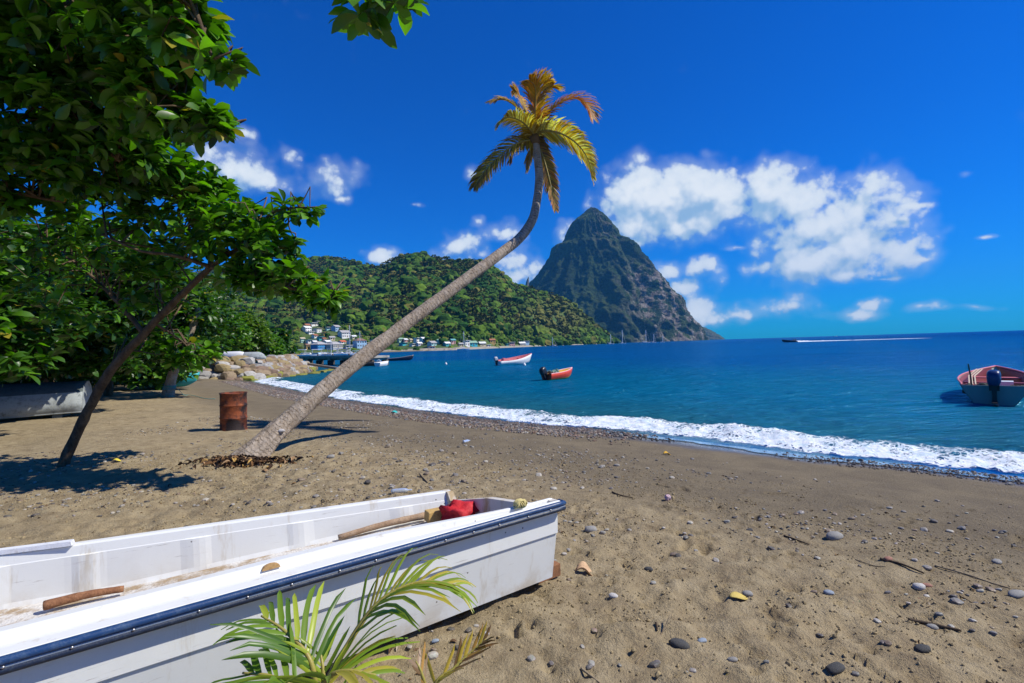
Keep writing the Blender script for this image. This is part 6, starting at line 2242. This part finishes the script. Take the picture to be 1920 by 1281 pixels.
    o.location = (p[0], p[1], p[2] + .03); tag(o, 'crumpled pink and white packet on the open sand', 'litter')

    # ---- heaps nobody could count: leaf litter, beach pebbles, small debris
    def scatter_mesh(name, lab, cat, P, R, Sc, bV, bF, cols, mat):
        Vv, Ff = instance_np(P, R, Sc, bV, bF)
        me = mesh_np(name, Vv, Ff, [mat], False, {'tint': np.repeat(cols, len(bV), 0)})
        tag(link(name, me), lab, cat, kind='stuff')
    mt_l = foliage_mat('litter_leaf', .85, 0, spec=.2)
    mt_p, n, b, o_ = material('pebble_mix')
    n.put(b.inputs['Base Color'], n.mix(.35, n.attr('tint', 'Color'), n.noise(coord(n), 40, 3, out=1), 'MULTIPLY')); b.inputs['Roughness'].default_value = .55
    lV, lF = leaf_base(.5, .9)
    lFt = np.vstack([lF[:, [0, 1, 2]], lF[:, [0, 2, 3]]])
    m = 1150
    c = on_ground(450, 872)
    a = r.uniform(0, 6.28, m); q = np.abs(r.normal(0, .45, m))
    P = np.stack([c[0] + np.cos(a) * q * (.95 + .3 * np.sin(a * 3)) + .05, c[1] + np.sin(a) * q * .42, np.zeros(m)], 1)
    P[:, 2] = ground_z(P[:, 0], P[:, 1]) + .09 * np.clip(1 - q, 0, 1) * r.random(m) + .008
    pal = np.array([(.05, .028, .016), (.16, .085, .035), (.33, .21, .11), (.025, .016, .012), (.42, .26, .08)])
    scatter_mesh('leaf_litter', 'heap of dry brown leaves round the palm foot', 'leaves', P, rots(m, .7, r), r.uniform(.05, .13, m), lV, lFt, pal[r.choice(5, m, p=[.36, .24, .14, .2, .06])], mt_l)
    m = 15000
    X_, Y_ = r.uniform(-9, 9, m * 3), r.uniform(1.7, 15, m * 3)
    dd = shore_dist(X_, Y_)
    dens = np.clip(.25 + .9 * fbm2(X_ * .35 + 2, Y_ * .7, 3) + .45 * np.exp(-(((X_ + 1.2) / 4.0) ** 2 + ((Y_ - 7.4) / 2.0) ** 2)), 0, 1) * sstep(dd, 2.2, 5.0)
    k = r.random(m * 3) < dens
    P = np.stack([X_[k], Y_[k], ground_z(X_[k], Y_[k]) + .004], 1)[:m]
    pal2 = np.array([(.12, .07, .035), (.05, .03, .02), (.32, .23, .13), (.45, .38, .28), (.2, .12, .05)])
    h = len(P) // 2
    scatter_mesh('beach_debris', 'small bits of dry leaf and bark strewn over the sand', 'debris', P[:h], rots(h, .35, r), r.gamma(1.8, .009, h) + .006, lV, lFt, pal2[r.choice(5, h)], mt_l)
    h2 = len(P) - h
    pal3 = np.array([(.20, .185, .16), (.34, .31, .26), (.12, .105, .085), (.46, .42, .34), (.24, .18, .12)])
    bV, bF = ICO1
    ex = np.array(extra)
    Pp = np.vstack([P[h:], ex[:, :3]])
    sz = np.concatenate([r.gamma(2.0, .0042, h2) + .004, ex[:, 3]])
    h2 = len(Pp)
    scatter_mesh('sand_pebbles', 'tiny pebbles and shell bits strewn over the sand', 'pebbles', Pp, rots(h2, .3, r), sz[:, None] * np.array([1.2, .9, .6]), rock_np(ICO2[0], 2), ICO2[1], pal3[r.choice(5, h2)], mt_p)
    # crumbs and clods of the same sand
    m = 22000
    X_, Y_ = r.uniform(-6.5, 7.5, m * 3), r.uniform(1.7, 9.5, m * 3)
    dd = shore_dist(X_, Y_)
    k = r.random(m * 3) < np.clip(.30 + .9 * fbm2(X_ * .8 + 7, Y_ * .8, 3), .03, 1) * sstep(dd, 3.4, 6.0)
    P = np.stack([X_[k], Y_[k], ground_z(X_[k], Y_[k]) + .004], 1)[:m]
    m = len(P)
    scatter_mesh('sand_clods', 'loose crumbs of sand trodden up on the beach', 'sand', P, rots(m, 1.0, r), (r.gamma(1.5, .0022, m) + .002)[:, None] * np.array([1.2, 1.0, .8]), rock_np(bV, 9), bF, np.array([.315, .245, .130]) * r.uniform(.7, 1.15, (m, 1)), mt_l)
    # the pebble band along the water line
    m = 34000
    arcS = np.concatenate([[0], np.cumsum(np.linalg.norm(np.diff(W, axis=0), axis=1))])
    s = r.uniform(0, arcS[-1], m)
    x0, y0 = np.interp(s, arcS, W[:, 0]), np.interp(s, arcS, W[:, 1])
    e = 0.05
    x1, y1 = np.interp(s + e, arcS, W[:, 0]), np.interp(s + e, arcS, W[:, 1])
    tx_, ty_ = x1 - x0, y1 - y0
    ln = np.hypot(tx_, ty_) + 1e-9
    nx_, ny_ = -ty_ / ln, tx_ / ln                             # inland
    sM = arcS[5]
    left = sstep(s, sM - 2.5, sM + 1.5); right = 1 - sstep(s, arcS[1] + .6, arcS[2] + 1.4)
    off = np.where(r.random(m) < .5, r.uniform(-.2, 1.0, m), r.uniform(-.2, 2.0, m))
    off = np.where(left > right, off * 1.15, off * .52 + .15)
    keep = r.random(m) < np.maximum(left, right * .4)
    P = np.stack([x0 + nx_ * off, y0 + ny_ * off, np.zeros(m)], 1)[keep]
    P[:, 2] = ground_z(P[:, 0], P[:, 1]) + .008
    wetk = (off[keep] < .9)[:, None]
    pal4 = np.array([(.22, .15, .10), (.13, .11, .09), (.33, .27, .20), (.17, .17, .17), (.27, .17, .11), (.42, .39, .33)])
    cols = pal4[r.choice(6, keep.sum(), p=[.24, .22, .16, .18, .14, .06])] * np.where(wetk, .6, 1.0) * np.where(left > right, 1.0, .6)[keep][:, None]
    scatter_mesh('pebble_band', 'band of brown and grey pebbles along the water line', 'pebbles', P, rots(len(P), .4, r), ((r.gamma(3.0, .0050, len(P)) + .009) * np.where(left > right, 1.0, .62)[keep])[:, None] * np.array([1.2, .95, .65]), rock_np(bV, 5), bF, cols, mt_p)


white_skiff()
boats()
drum()
stone_bank()
pier()
person()
village()
details()

forest()

# ================================================================== HAZE
hz = MB()
hz.box((0, 1700, 395), (13200, 10400, 866))
mh = bpy.data.materials.new('sea_haze')
mh.use_nodes = True
mh.node_tree.nodes.clear()
n = NT(mh.node_tree)
pv = n.n('ShaderNodeVolumePrincipled')
pv.inputs['Color'].default_value = (0.10, 0.48, 1.0, 1)
pv.inputs['Density'].default_value = 6.5e-5
pv.inputs['Anisotropy'].default_value = 0.0
oo = n.n('ShaderNodeOutputMaterial')
n.put(oo.inputs['Volume'], pv.outputs[0])
hzo = hz.build('haze', mh)
tag(hzo, 'thin blue sea haze over the whole bay', 'haze', kind='stuff')
